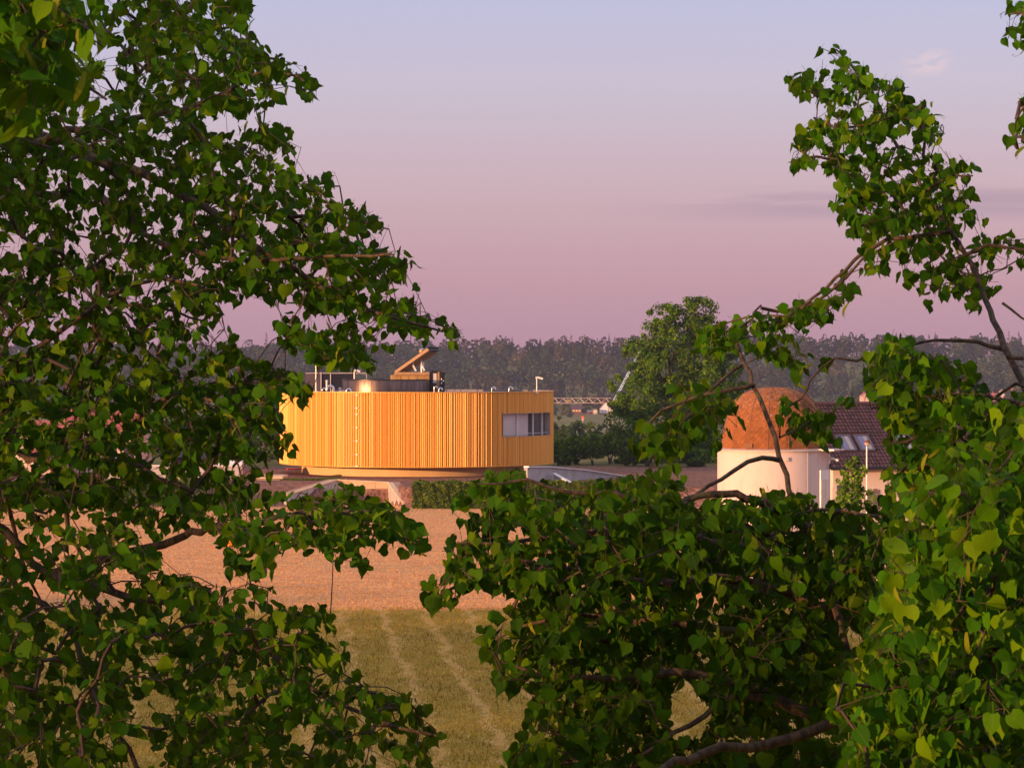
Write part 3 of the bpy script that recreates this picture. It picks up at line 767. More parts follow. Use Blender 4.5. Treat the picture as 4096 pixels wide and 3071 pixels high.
# ramp wall to the right of the pavilion
Yr = 258.0
rw = thing('ramp_wall', 'pale concrete ramp wall with white coping right of the pavilion', 'wall', (X(2310, Yr), Yr, BERM))
tops = [(2110, 1869), (2200, 1869), (2340, 1881), (2500, 1906), (2640, 1935)]
for i in range(len(tops) - 1):
    (a, pa), (b, pb) = tops[i], tops[i + 1]; A, B = P(a, pa, 251 + (a - 2110) / 530. * 22), P(b, pb, 251 + (b - 2110) / 530. * 22)
    s_ = MB().poly_prism([(A[0], A[1] + .01, 1.2), (B[0], B[1] - .01, 1.2), (B[0], B[1] - .01, B[2]), (A[0], A[1] + .01, A[2])], (-.30, .15, 0)).build('wall_panel', 'concrete', rw)
    MB().beam((A[0] - .1, A[1], A[2] + .05), (B[0] - .1, B[1], B[2] + .05), .5, .09).build('coping', 'white_metal', s_)
A, B = P(2215, 1893, 254.5), P(2296, 1937, 252.0)
MB().beam(A, B, .35, .10).build('wing_coping', 'white_metal', rw)
MB().poly_prism([(A[0], A[1], 1.2), (B[0], B[1], 1.2), (B[0], B[1], B[2] - .05), (A[0], A[1], A[2] - .05)], (.25, .12, 0)).build('wing_wall', 'concrete', rw)
# kerb and low wall on the left, pipe by the plinth
Yl = 262.0
lw = thing('low_wall', 'low white parapet wall along the bank behind the linden branches', 'wall', (X(760, Yl), Yl, BERM))
for a, b in ((430, 560), (562, 700), (702, 860), (862, 965)):
    A, B = P(a, 1872, Yl), P(b, 1871, Yl)
    MB().box(((A[0] + B[0]) / 2, Yl, (A[2] + 1.3) / 2 + .15), (B[0] - A[0] - .03, .35, A[2] - 1.0)).build('wall_block', 'concrete', lw)
    MB().box(((A[0] + B[0]) / 2, Yl, A[2] + .22), (B[0] - A[0] - .01, .5, .1)).build('coping', 'white_metal', lw)
A, B = P(1148, 1876, 283.0), P(1222, 1874, 284.5); A[2] = B[2] = BERM + .10
tag(MB().tube([A, (np.array(A) + B) / 2 + np.array((0, 0, .02)), B], .085, 10).build('drain_pipe', 'orange_plastic', None, True), 'orange plastic pipe lying on the mulch beside the plinth', 'pipe')
A = P(1060, 1886, 258.5)
sl = thing('stone_slab', 'flat pale stone slab edging the mulch left of the pavilion', 'slab', (A[0], A[1], BERM))
MB().poly_prism([(X(1000, 259), 259, 1.85), (X(1130, 259), 259, 1.85), (X(1150, 263), 263.5, 1.85), (X(1040, 263), 263.5, 1.85)], (0, 0, .22)).build('slab_top', 'limestone', sl)
MB().box((A[0] + .2, 261.2, 1.72), (2.2, 3.6, .27)).build('slab_base', 'concrete', sl)
# orange marker drum on the field
Y = 194.0; bx = X(926, Y)
md = thing('marker_drum', 'glossy orange marker drum standing on the dry field', 'drum', (bx, Y, 0))
MT['glossy_orange'] = simple('glossy_orange', (.90, .22, .02), .12, 0, .05, 2)
zz = float(ground_z(bx, Y))
MB().lathe([(.0, zz), (.36, zz), (.36, zz + .25), (.33, zz + .28), (.33, zz + .48), (.35, zz + .5), (.32, zz + .78), (.30, zz + .8), (.28, zz + 1.08), (.22, zz + 1.14), (0, zz + 1.14)], (bx, Y, 0), 20).build('body', 'glossy_orange', md, True)
MB().lathe([(.355, zz + .52), (.362, zz + .54), (.345, zz + .72), (.335, zz + .74)], (bx, Y, 0), 20).build('band', 'lamp_glass', md, True)
MB().lathe([(.48, zz - .02), (.48, zz + .06), (.36, zz + .08)], (bx, Y, 0), 20).build('foot_ring', 'black', md, True)

# ------------------------------------------------------------------ observatory dome
TX, TY, TR = X(3095, 155.), 155.0, 2.99
ZE = Z(1806, 152.0)
tw = thing('observatory_tower', 'round white plastered tower with an orange brown shingled dome', 'tower', (TX, TY, 0))
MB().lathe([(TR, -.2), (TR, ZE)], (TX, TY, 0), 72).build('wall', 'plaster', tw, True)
MB().lathe([(TR - .2, ZE - .04), (TR + .10, ZE - .02), (TR + .12, ZE + .05), (TR - .25, ZE + .12)], (TX, TY, 0), 72).build('eave_ring', 'galv', tw, True)
prof = [(2.80, 0.05), (2.75, .35), (2.68, .8), (2.56, 1.35), (2.46, 1.75), (2.34, 2.15), (2.12, 2.55), (1.78, 2.86), (1.30, 3.10), (.75, 3.24), (.3, 3.29), (0, 3.30)]
NS = 16
dome = MB().lathe([(r - .03, ZE + z - .01) for r, z in prof], (TX, TY, 0), NS, rot=math.pi / NS).build('dome', 'shingle', tw)
# shingles laid on the facets
def prof_at(s):
    acc = 0
    for (r0, z0), (r1, z1) in zip(prof, prof[1:]):
        L = math.hypot(r1 - r0, z1 - z0)
        if acc + L >= s: t = (s - acc) / L; return r0 + (r1 - r0) * t, z0 + (z1 - z0) * t, math.atan2(z1 - z0, r0 - r1)
        acc += L
    return prof[-1][0], prof[-1][1], 0.
total = sum(math.hypot(b[0] - a[0], b[1] - a[1]) for a, b in zip(prof, prof[1:]))
sm = bpy.data.meshes.new('shingle')
a = [(-.5, 1.0), (-.5, .30), (-.27, 0.), (.27, 0.), (.5, .30), (.5, 1.0)]
sm.from_pydata([(x, y, .02 - .016 * y) for x, y in a] + [(x, y, -.01) for x, y in a], [], [tuple(range(6))[::-1]] + [(i, i + 1, i + 7, i + 6) for i in range(5)])
sm.materials.append(MT['shingle'])
rowh = .175; nrow = int(total / rowh); spots = []
for i in range(nrow):
    s = i * rowh; r, z, sl_ = prof_at(s + .08)
    if r < .25: continue
    half = math.pi / NS; ap = r * math.cos(half); width = 2 * r * math.sin(half); nw = max(1, round(width / .285))
    for f in range(NS):
        fa = 2 * math.pi * f / NS
        for j in range(nw):
            u = ((j + .5 + (.5 if i % 2 else 0)) / nw) % 1.0 - .5
            spots.append((fa, ap, u * width, z, sl_, width / nw))
def shingle_mx(fa, ap, u, z, slp, wd):
    ca, sa = math.sin(fa), -math.cos(fa)               # outward
    tx, ty = math.cos(fa), math.sin(fa)                # along the facet
    out = Vector((ca * math.sin(slp), sa * math.sin(slp), math.cos(slp)))
    upv = Vector((-ca * math.cos(slp), -sa * math.cos(slp), math.sin(slp)))
    ac = Vector((tx, ty, 0)); k = .97 * wd
    p = Vector((TX + ca * ap + tx * u, TY + sa * ap + ty * u, ZE + z)) - upv * .10 + out * (.012 + random.uniform(0, .012))
    return Matrix(((ac.x * k, upv.x * .26, out.x, p.x), (ac.y * k, upv.y * .26, out.y, p.y), (ac.z * k, upv.z * .26, out.z, p.z), (0, 0, 0, 1)))
def facing(sp): return math.cos(sp[0]) * (1 if abs(((sp[0] + math.pi) % (2 * math.pi)) - math.pi) < R(80) else 0) * (math.sin(sp[4]) + .2)
spots.sort(key=facing, reverse=True); rest = MB()
for i, sp in enumerate(spots):
    Mx = shingle_mx(*sp)
    if i < 300: link('shingle', sm, dome, Mx)
    else: rest.add([Mx @ v.co for v in sm.vertices], [tuple(p.vertices) for p in sm.polygons])
o = rest.build('shingle_rest', 'shingle', dome); o['kind'] = 'stuff'
for f in range(NS):
    fa = 2 * math.pi * (f + .5) / NS
    MB().tube([(TX + (r + .015) * math.sin(fa), TY - (r + .015) * math.cos(fa), ZE + z + .01) for r, z in prof[:-1]], .035, 5).build('rib', 'rust_trim', dome)
fa = -R(33); MB().box((TX + 2.76 * math.sin(fa), TY - 2.76 * math.cos(fa), ZE + .28), (.46, .16, .22), fa).build('vent_hood', 'rust_trim', dome)
th = R(56)
d_ = MB().box((TX + (TR + .0) * math.sin(th), TY - TR * math.cos(th), (Z(1880, 153) - .2) / 2), (.95, .14, Z(1880, 153) + .2), th).build('door', 'white_metal', tw)
for s in (-.24, .24): MB().box((TX + (TR + .08) * math.sin(th) + s * math.cos(th), TY - (TR + .08) * math.cos(th) + s * math.sin(th), (Z(1900, 153)) / 2), (.36, .03, Z(1905, 153) - .4), th).build('door_panel', 'galv', d_)
th = R(62); MB().box((TX + (TR + .28) * math.sin(th), TY - (TR + .28) * math.cos(th), ZE + .055), (1.5, .9, .07), th).build('door_canopy', 'galv', tw)
th = R(68); c = Vector((TX + (TR + .10) * math.sin(th), TY - (TR + .1) * math.cos(th), Z(1834, 153.5)))
v = MB().box(c, (.12, .2, .16), th).build('wall_camera', 'white_metal', tw)
MB().beam(c + Vector((.05, -.1, .02)), c + Vector((.42, -.2, -.10)), .13, .10).build('camera_hood', 'white_metal', v)
v = MB().box(c + Vector((.02, -.05, -.42)), (.10, .12, .30), th).build('wall_lamp', 'black', tw)
MB().tube([c + Vector((.03, -.1, -.3)), c + Vector((.22, -.2, -.22)), c + Vector((.28, -.2, -.34))], .02, 6).build('lamp_arm', 'black', v)
MB().box((TX + (TR + .05) * math.sin(R(8)), TY - (TR + .05) * math.cos(R(8)), Z(1836, 152)), (.16, .1, .2), R(8)).build('junction_box', 'galv', tw)
th = R(31); MB().tube([(TX + (TR + .015) * math.sin(th), TY - (TR + .015) * math.cos(th), z) for z in (0, ZE - .05)], .012, 5).build('cable', 'galv', tw)

# ------------------------------------------------------------------ house with the dark tiled roof
HA = R(17.0)
hu = Vector((math.cos(HA), math.sin(HA), 0)); hn = Vector((math.sin(HA), -math.cos(HA), 0))
E0 = Vector(P(3322, 1866, 172.0)); E0.z = 6.05; LEN, RUN, RISE = 15.0, 5.0, 3.66
hs = thing('dark_roofed_house', 'cream house with a dark brown tiled roof behind the white tower', 'house', tuple(E0 - Vector((0, 0, E0.z))))
RI0 = E0 - hn * RUN + Vector((0, 0, RISE))
m = MB(); wl0 = E0 - hn * .45 + hu * .35; ex = hu * (LEN - .7)
gt = wl0 - hn * (RUN - .45)
pts = [(wl0.x, wl0.y, -.2), (wl0.x, wl0.y, E0.z + .1), (gt.x, gt.y, E0.z + RISE - .25), ((wl0 - hn * (2 * RUN - .9)).x, (wl0 - hn * (2 * RUN - .9)).y, E0.z + .1), ((wl0 - hn * (2 * RUN - .9)).x, (wl0 - hn * (2 * RUN - .9)).y, -.2)]
wall = MB().poly_prism(pts, ex).build('wall', 'cream', hs)
up = (RI0 - E0).normalized(); slope = (RI0 - E0).length; on = hu.cross(up).normalized()
if on.z < 0: on = -on
roof = MB().poly_prism([E0, E0 + hu * LEN, RI0 + hu * LEN, RI0], -on * .12).build('roof', 'tile', hs)
bk = RI0 - hn * RUN - Vector((0, 0, RISE)); MB().poly_prism([RI0, RI0 + hu * LEN, bk + hu * LEN, bk], -Vector((-on.x, -on.y, on.z)) * .12).build('roof_back', 'tile', roof)
tm = bpy.data.meshes.new('tile')
prf = [(-.5, .0), (-.3, .32), (-.05, .40), (.15, .12), (.5, .0)]
tm.from_pydata([(x, y, h * .10 + .055 * (1 - y)) for y in (0, 1.08) for x, h in prf] + [(x, 0, -.02) for x, h in prf], [], [(i, i + 1, i + 6, i + 5) for i in range(4)] + [(i + 10, i + 11, i + 1, i) for i in range(4)])
tm.materials.append(MT['tile'])
TW, TL = .235, .335; ntx, nty = int(LEN / TW), int(slope / TL); cells = []
for j in range(nty + 1):
    for i in range(ntx): cells.append((i, j))
cells.sort(key=lambda c: c[0] * TW + (nty - c[1]) * .12)
rest = MB()
SK = [(1.35, 1.55, .85, 1.45), (2.55, 1.55, .85, 1.45), (5.2, 1.55, .85, 1.45)]
npar = 0
for i, j in cells:
    u_, v_ = (i + .5) * TW, j * TL
    if any(a - .14 < u_ < a + w_ + .14 and b - .34 < v_ < b + h_ + .05 for a, b, w_, h_ in SK): continue
    p = E0 + hu * u_ + up * (v_ - .03) + on * (.008 + random.uniform(0, .01)); L_ = min(TL, slope - v_ + .02)
    if L_ < .05: continue
    Mx = Matrix(((hu.x * TW, up.x * L_, on.x, p.x), (hu.y * TW, up.y * L_, on.y, p.y), (hu.z * TW, up.z * L_, on.z, p.z), (0, 0, 0, 1)))
    if npar < 300: link('tile', tm, roof, Mx); npar += 1
    else: rest.add([Mx @ v.co for v in tm.vertices], [tuple(f.vertices) for f in tm.polygons])
o = rest.build('tile_rest', 'tile', roof); o['kind'] = 'stuff'
MB().tube([RI0 + hu * t + Vector((0, 0, .03)) for t in np.linspace(0, LEN, 40)], .13, 8).build('ridge_tile', 'tile', roof)
for a, b, w_, h_ in SK:
    c = [E0 + hu * (a + x) + up * (b + y) + on * .06 for x, y in ((0, 0), (w_, 0), (w_, h_), (0, h_))]
    fr_ = MB()
    for q0, q1 in zip(c, c[1:] + c[:1]): fr_.beam(q0, q1, .10, .12, on)
    f_ = fr_.build('skylight', 'mauve_glass', roof)
    cc = [E0 + hu * (a + x) + up * (b + y) + on * .085 for x, y in ((.05, .05), (w_ - .05, .05), (w_ - .05, h_ - .05), (.05, h_ - .05))]
    MB().add(cc, [(0, 1, 2, 3)]).build('pane', 'skylight_glass', f_)
    c2 = [E0 + hu * (a + x) + up * (b + y) + on * .092 for x, y in ((w_ * .58, .1), (w_ - .12, .1), (w_ - .12, h_ - .1), (w_ * .58, h_ - .1))]
    MB().add(c2, [(0, 1, 2, 3)]).build('blind', 'parapet_metal', f_)
MB().tube([E0 + hn * .08 - Vector((0, 0, .06)) + hu * t for t in (0, LEN)], .09, 8).build('gutter', 'dark_panel', hs, True)
def on_wall(u0, u1, z0, z1, mat, name, par, d=.04):
    p = wl0 + hu * ((u0 + u1) / 2) + hn * d * .5
    return MB().box((p.x, p.y, (z0 + z1) / 2), (u1 - u0, d, z1 - z0), HA).build(name, mat, par)
dr_ = on_wall(.25, 1.0, .0, 5.0, 'green_door', 'door', hs); on_wall(.35, .9, 2.6, 4.8, 'window_glass', 'door_glass', dr_, .06)
w_ = on_wall(2.15, 2.85, 4.2, 4.75, 'window_glass', 'window', hs)
w_ = on_wall(2.2, 3.0, 3.4, 4.7, 'brown_wood', 'window', hs); on_wall(2.28, 2.92, 3.5, 4.6, 'window_glass', 'pane', w_, .06)
pc = wl0 + hu * 3.55 + hn * .03; pts = [(pc.x + hu.x * .22 * math.cos(t), pc.y + hu.y * .22 * math.cos(t), 4.75 + .12 * math.sin(t)) for t in [2 * math.pi * k / 16 for k in range(16)]]
MB().poly_prism(pts, hn * .04).build('oval_plate', 'black', hs)
# mesh fence panels in front of the house
fn = thing('mesh_fence', 'welded wire mesh fence in front of the cream house', 'fence', (X(3480, 168), 168, 0))
for k in range(4):
    a, b = X(3330 + 80 * k, 168), X(3410 + 80 * k, 168); g = MB()
    for i in range(17): g.beam((a + (b - a) * i / 16, 168, 3.2), (a + (b - a) * i / 16, 168, 5.0), .008, .008)
    for z in np.arange(3.2, 5.01, .3): g.beam((a, 168, z), (b, 168, z), .008, .008)
    g.build('mesh_panel', 'galv', fn); MB().box((a, 168.05, 2.5), (.05, .05, 5.2)).build('post', 'galv', fn)
# globe lamp on a white pole
Y = 166.0; bx = X(3467, Y)
lp_ = thing('globe_lamp', 'white pole lamp with a round globe in front of the dark roof', 'lamp', (bx, Y, 0))
MB().tube([(bx, Y, 0), (bx, Y, 3), (bx, Y, Z(1784, Y))], [.06, .05, .04], 8).build('pole', 'white_metal', lp_, True)
zc = Z(1771, Y)
MB().lathe([(.0, zc - .17), (.09, zc - .15), (.15, zc - .08), (.165, zc), (.0, zc)], (bx + .03, Y, 0), 16).build('globe', 'lamp_glass', lp_, True)
MB().lathe([(.17, zc), (.15, zc + .09), (.09, zc + .15), (0, zc + .17)], (bx + .03, Y, 0), 16).build('globe_cap', 'brown_wood', lp_, True)

# ------------------------------------------------------------------ pink houses on the left
def gable_house(name, label, x0, x1, y0, dep, zb, ze, zr, wallm, roofm, wins, group=None, axis='x', chim=None, over=.25):
    h = thing(name, label, 'house', ((x0 + x1) / 2, y0, zb), group)
    yc = y0 + dep / 2
    if axis == 'x':
        MB().poly_prism([(x0, y0, zb - .3), (x0, y0, ze), (x0, yc, zr - .15), (x0, y0 + dep, ze), (x0, y0 + dep, zb - .3)], (x1 - x0, 0, 0)).build('wall', wallm, h)
        rf = MB(); o_ = over
        rf.poly_prism([(x0 - o_, y0 - o_, ze - .1), (x1 + o_, y0 - o_, ze - .1), (x1 + o_, yc, zr), (x0 - o_, yc, zr)], (0, .05, .16))
        rf.poly_prism([(x0 - o_, y0 + dep + o_, ze - .1), (x0 - o_, yc + .01, zr), (x1 + o_, yc + .01, zr), (x1 + o_, y0 + dep + o_, ze - .1)], (0, .05, .16))
    else:
        xc = (x0 + x1) / 2; o_ = over
        MB().poly_prism([(x0, y0, zb - .3), (x1, y0, zb - .3), (x1, y0, ze), (xc, y0, zr - .15), (x0, y0, ze)], (0, dep, 0)).build('wall', wallm, h)
        rf = MB()
        rf.poly_prism([(x0 - o_, y0 - o_, ze - .15), (xc, y0 - o_, zr), (xc, y0 + dep, zr), (x0 - o_, y0 + dep, ze - .15)], (-.05, 0, .16))
        rf.poly_prism([(x1 + o_, y0 - o_, ze - .15), (x1 + o_, y0 + dep, ze - .15), (xc + .01, y0 + dep, zr), (xc + .01, y0 - o_, zr)], (.05, 0, .16))
    roof_ = rf.build('roof', roofm, h)
    for u, z0, wd, ht in wins:
        xx = x0 + (x1 - x0) * u
        f = MB().box((xx, y0 - .03, z0 + ht / 2), (wd, .1, ht)).build('window', 'white_metal', h)
        MB().box((xx, y0 - .085, z0 + ht / 2), (wd - .16, .03, ht - .16)).build('pane', 'window_glass', f)
        MB().box((xx, y0 - .10, z0 + ht / 2), (.05, .03, ht - .16)).build('glazing_bar', 'white_metal', f)
    if chim: MB().box((x0 + (x1 - x0) * chim, yc, zr + .3), (.5, .5, 1.4)).build('chimney', roofm, roof_)
    return h
Y = 276.0
gable_house('pink_house', 'pink walled house with a red tiled roof behind the left linden', X(235, Y), X(565, Y), Y, 8, BERM, Z(1715, Y), Z(1640, Y), 'pink', 'red_tile', [(.2, 3.0, 1.2, 1.3), (.36, 5.1, .8, 1.2), (.62, 3.0, 1.2, 1.3), (.85, 3.0, 1.2, 1.3), (.3, 2.1, .9, .8)], chim=.3)
Y = 272.0
gable_house('pink_annex', 'low pink annex with a red roof in front of the pink house', X(112, Y), X(232, Y), Y, 5, BERM, Z(1815, Y), Z(1745, Y), 'pink', 'red_tile', [(.3, 2.6, .8, 1.0), (.75, 2.6, .8, 1.0)])
Y = 290.0
gable_house('magenta_roofed_house', 'pale house with a magenta red roof glimpsed through the left linden', X(60, Y), X(225, Y), Y, 8, BERM, Z(1740, Y), Z(1690, Y), 'cream', 'red_tile', [(.3, 4, 1, 1.2), (.7, 4, 1, 1.2)])
Y = 285.0
gable_house('dark_shed', 'dark roofed shed between the pink house and the pavilion', X(690, Y), X(880, Y), Y, 6, BERM, Z(1835, Y), Z(1785, Y), 'brown_wood', 'tile', [(.5, 2.0, .7, .4)], chim=.1)
Y = 268.0
gable_house('white_kiosk', 'small white metal kiosk beside the low parapet wall', X(872, Y), X(962, Y), Y, 2.2, BERM, Z(1868, Y), Z(1850, Y), 'white_metal', 'white_metal', [(.5, 2.0, .5, .3)], over=.1)
# ------------------------------------------------------------------ valley: village, crane, sign
Y = 1450.0; g0 = float(ground_z(X(2400, Y), Y))
def gz(px, Y): return float(ground_z(X(px, Y), Y))
gable_house('brown_cottage', 'brown boarded cottage with three windows coloured pale as if lit in the far meadow', X(2286, Y), X(2326, Y), Y, 6, Z(1655, Y), Z(1636, Y), Z(1622, Y), 'brown_wood', 'tile', [], chim=.65)
cott = [o for o in col.objects if o.name.startswith('brown_cottage')][0]
for px in (2294, 2306, 2318): MB().box((X(px, Y), Y - .1, Z(1642.5, Y)), (.95, .2, .80)).build('pale_window', simple('pale_window_tint', (.85, .55, .28), .6), cott)  # windows as plain boxes, their brightness put into the colour
gable_house('white_cottage', 'white cottage with a red brown gable roof beside the far fence', X(2401, Y), X(2448, Y), Y + 4, 8, Z(1650, Y), Z(1634, Y), Z(1606, Y), 'white_metal', 'brown_wood', [(.2, Z(1645.5, Y), .55, .65), (.46, Z(1645.5, Y), .55, .65), (.73, Z(1645.5, Y), .55, .65)], axis='y', chim=.3)
gable_house('cream_shed', 'small cream shed with a pitched roof in the far meadow', X(2372, Y), X(2389, Y), Y, 3, Z(1655, Y), Z(1641, Y), Z(1636, Y), 'cream', 'timber', [], axis='y')
gable_house('timber_carport', 'grey timber carport left of the small cream shed', X(2349, Y), X(2369, Y), Y, 4, Z(1655, Y), Z(1645, Y), Z(1642, Y), 'brown_wood', 'roof_felt', [])
ff = thing('paddock_fence', 'weathered wooden paddock fence in front of the far cottages', 'fence', (X(2360, Y - 8), Y - 8, gz(2360, Y)))
for k in range(19):
    xx = X(2280 + k * 9.5, Y - 8); zz = float(ground_z(xx, Y - 8)); MB().box((xx, Y - 8, zz + .45), (.18, .18, 1.3)).build('post', 'brown_wood', ff)
    if k < 18:
        x2 = X(2289.5 + k * 9.5, Y - 8); z2 = float(ground_z(x2, Y - 8))
        for h in (.4, .9): MB().beam((xx, Y - 8, zz + h), (x2, Y - 8, z2 + h), .06, .16).build('rail', 'brown_wood', ff)
for i, (px, py0, pyr, wd, wm, rm, lab) in enumerate([(3462, 1592, 1572, 34, 'pink', 'red_tile', 'pink house with a steep roof below the dark hillside forest'),
        (3395, 1600, 1590, 26, 'cream', 'red_tile', 'low flat looking house with a reddish roof left of the steep pink house'),
        (3980, 1595, 1574, 36, 'cream', 'red_tile', 'cottage with a crimson roof at the foot of the right hillside'),
        (4012, 1575, 1563, 12, 'cream', 'timber', 'small yellow lit hut beside two pointed trees'),
        (4052, 1572, 1552, 16, 'pink', 'red_tile', 'narrow pinkish house near the right hillside edge')]):
    Y = 1440. + 15 * i; zb = gz(px, Y)
    gable_house('village_house', lab, X(px - wd / 2, Y), X(px + wd / 2, Y), Y, 7, zb, Z(py0 - 8, Y), Z(pyr, Y), wm, rm, [(.3, Z(py0, Y) + .2, .7, .8), (.7, Z(py0, Y) + .2, .7, .8)], axis='y' if i in (0, 4) else 'x', chim=.4)
Y = 1448.; bx = X(3930, Y)
ch = thing('brick_chimney', 'tall pale brick chimney beside the crimson roofed cottage', 'chimney', (bx, Y, gz(3930, Y)))
MB().tube([(bx, Y, gz(3930, Y)), (bx, Y, Z(1550, Y))], [.5, .38], 10).build('shaft', 'cream', ch, True); MB().lathe([(.38, Z(1551, Y)), (.5, Z(1550, Y)), (.5, Z(1548, Y)), (.3, Z(1548, Y))], (bx, Y, 0), 10).build('crown', 'pink', ch)
# tower crane
MT['crane_steel'] = simple('crane_steel', (.42, .31, .29), .5, .2, .1, 2)
Y = 650.0; zt, zb = Z(1592, Y), Z(1612, Y)
cr = thing('tower_crane', 'pale lattice tower crane with a horizontal jib beyond the pavilion', 'crane', (X(2440, Y), Y, gz(2440, Y)))
jib = MB(); xs_ = [X(2440 - 17 * k, Y) for k in range(0, 36)]
jb = MB().beam((xs_[0] + .3, Y, zt), (xs_[-1], Y, zt), .14, .14).build('top_chord', 'crane_steel', cr)
for s in (-.6, .6): MB().beam((xs_[0] + .3, Y + s, zb), (xs_[-1], Y + s, zb), .15, .15).build('bottom_chord', 'crane_steel', cr)
for k in range(len(xs_) - 1):
    a, b = (zb, zt) if k % 2 == 0 else (zt, zb)
    for s in (-.6, .6):
        MB().beam((xs_[k], Y + (s if a == zb else 0), a), (xs_[k + 1], Y + (s if b == zb else 0), b), .10, .10).build('lattice_bar', 'crane_steel', cr)
mb_ = gz(2440, Y)
for sx in (-.45, .45):
    for sy in (-.45, .45): MB().beam((X(2441, Y) + sx, Y + sy, mb_), (X(2441, Y) + sx, Y + sy, zb + .5), .13, .13).build('mast_leg', 'crane_steel', cr)
nb = 14
for k in range(nb):
    z0_, z1_ = mb_ + (zb - mb_) * k / nb, mb_ + (zb - mb_) * (k + 1) / nb; s = 1 if k % 2 else -1
    for sy in (-.45, .45): MB().beam((X(2441, Y) - .45 * s, Y + sy, z0_), (X(2441, Y) + .45 * s, Y + sy, z1_), .08, .08).build('mast_brace', 'crane_steel', cr)
MB().beam((X(2372, Y), Y - .2, zb - .3), (X(2330, Y), Y - .2, zb - .3), .5, .35).build('trolley', 'dark_panel', cr)
MB().beam((X(2285, Y), Y, zb + .45), (X(2265, Y), Y, zb + .45), .5, .6).build('winch', 'timber', cr)
st_ = []
for s in (-.25, .25): MB().beam(P(2452, 1612, Y) + np.array((s, 0, 0)), P(2560, 1405, Y) + np.array((s * .5, .4, 0)), .20, .20).build('raised_boom', 'blue_metal', cr)
for k in range(14):
    a, b = P(2452, 1612, Y), P(2560, 1405, Y); t = k / 14.
    MB().beam(a + (b - a) * t - np.array((.25, 0, 0)), a + (b - a) * (t + .07) + np.array((.25, .2, 0)), .09, .09).build('boom_lacing', 'blue_metal', cr)
# round sign in the meadow
Y = 1150.; bx = X(2331, Y); zz = float(ground_z(bx, Y))
sg = thing('round_sign', 'round orange rimmed sign on a pole in the valley meadow', 'sign', (bx, Y, zz))
MB().tube([(bx, Y, zz), (bx, Y, Z(1668, Y))], .09, 6).build('pole', 'galv', sg)
MB().tube([(bx, Y - .05, Z(1670, Y)), (bx, Y + .05, Z(1670, Y))], .62, 18).build('disc', 'orange_plastic', sg)
MB().tube([(bx, Y - .09, Z(1670, Y)), (bx, Y - .06, Z(1670, Y))], .28, 18).build('disc_centre', 'timber', sg)
MB().box((bx, Y - .03, Z(1679, Y)), (.7, .08, .42)).build('plate', 'galv', sg)
# ------------------------------------------------------------------ trees and shrubs of the middle distance
def lobe(px, py, Y, rx, rz, ry=None, dy=0):
    k = Y / FPX; c = P(px, py, Y); c[1] += dy
    return (tuple(c), (rx * k, (ry or (rx + rz) / 2) * k, rz * k))
Y = 305.0
mid_l = [lobe(2660, 1275, Y, 62, 75), lobe(2625, 1345, Y, 70, 60), lobe(2790, 1250, Y, 75, 60), lobe(2740, 1300, Y, 60, 70, dy=1), lobe(2810, 1330, Y, 70, 70),
         lobe(2560, 1420, Y, 80, 60), lobe(2690, 1400, Y, 90, 70, dy=-1), lobe(2800, 1430, Y, 100, 80), lobe(2890, 1400, Y, 60, 90), lobe(2585, 1490, Y, 55, 55), lobe(2640, 1500, Y, 90, 80, dy=-1.5),
         lobe(2480, 1580, Y, 55, 70), lobe(2560, 1600, Y, 100, 80, dy=-1.5), lobe(2700, 1590, Y, 110, 90, dy=-2), lobe(2840, 1560, Y, 110, 100, dy=-1), lobe(2930, 1540, Y, 50, 80),
         lobe(2500, 1700, Y, 70, 80), lobe(2610, 1710, Y, 110, 90, dy=-2), lobe(2740, 1720, Y, 110, 90, dy=-2), lobe(2860, 1700, Y, 100, 90), lobe(2540, 1790, Y, 80, 60), lobe(2680, 1810, Y, 120, 60), lobe(2820, 1810, Y, 100, 70)]
bx = X(2700, Y)
TG = [(.062, .145, .002), (.098, .19, .002), (.040, .10, .002), (.16, .235, .003)]
mt = shrub('broadleaf_tree', 'tall leafy green tree between the pavilion and the white tower', 'tree', (bx, Y, BERM), mid_l, 60000, .25, TG, stem=.30, sub=24, subr=.34, trunk=mid_l[:12:2] + mid_l[13:16])
def bush(label, px, pyt, pyb, rx, Y, n, size, tints, group, name='shrub'):
    k = Y / FPX; bx = X(px, Y); zb = float(ground_z(bx, Y)); zt = Z(pyt, Y); h = max(zt - zb, .6)
    L = []
    for i in range(6):
        L.append(((bx + rx * k * random.uniform(-.6, .6), Y + rx * k * random.uniform(-.4, .4), zb + h * random.uniform(.30, .72)), (rx * k * random.uniform(.42, .62), rx * k * .5, h * random.uniform(.26, .34))))
    L.append(((bx, Y, zt - h * .25), (rx * k * .5, rx * k * .5, h * .25)))
    shrub(name, label, 'shrub' if name == 'shrub' else 'tree', (bx, Y, zb), L, n, size, tints, group, stem=.05 * h / 3, sub=9, subr=.38)
ORD = ['first', 'second', 'third', 'fourth', 'fifth', 'sixth', 'seventh', 'eighth', 'ninth', 'tenth']
gs = 'green shrubs behind the ramp wall'
for io, (px, pyt, rx, Y) in enumerate(((2232, 1762, 60, 281), (2300, 1752, 62, 284), (2372, 1748, 60, 282), (2440, 1742, 62, 285), (2500, 1760, 58, 280), (2590, 1770, 70, 278), (2680, 1780, 70, 276), (2770, 1790, 70, 277))):
    bush(ORD[io] + ' bushy green shrub from the pavilion in the row behind the ramp wall', px, pyt - 6, 1880, rx, Y + 15, 3200, .26, GREEN, gs)
gs = 'hazy bushes in the valley'
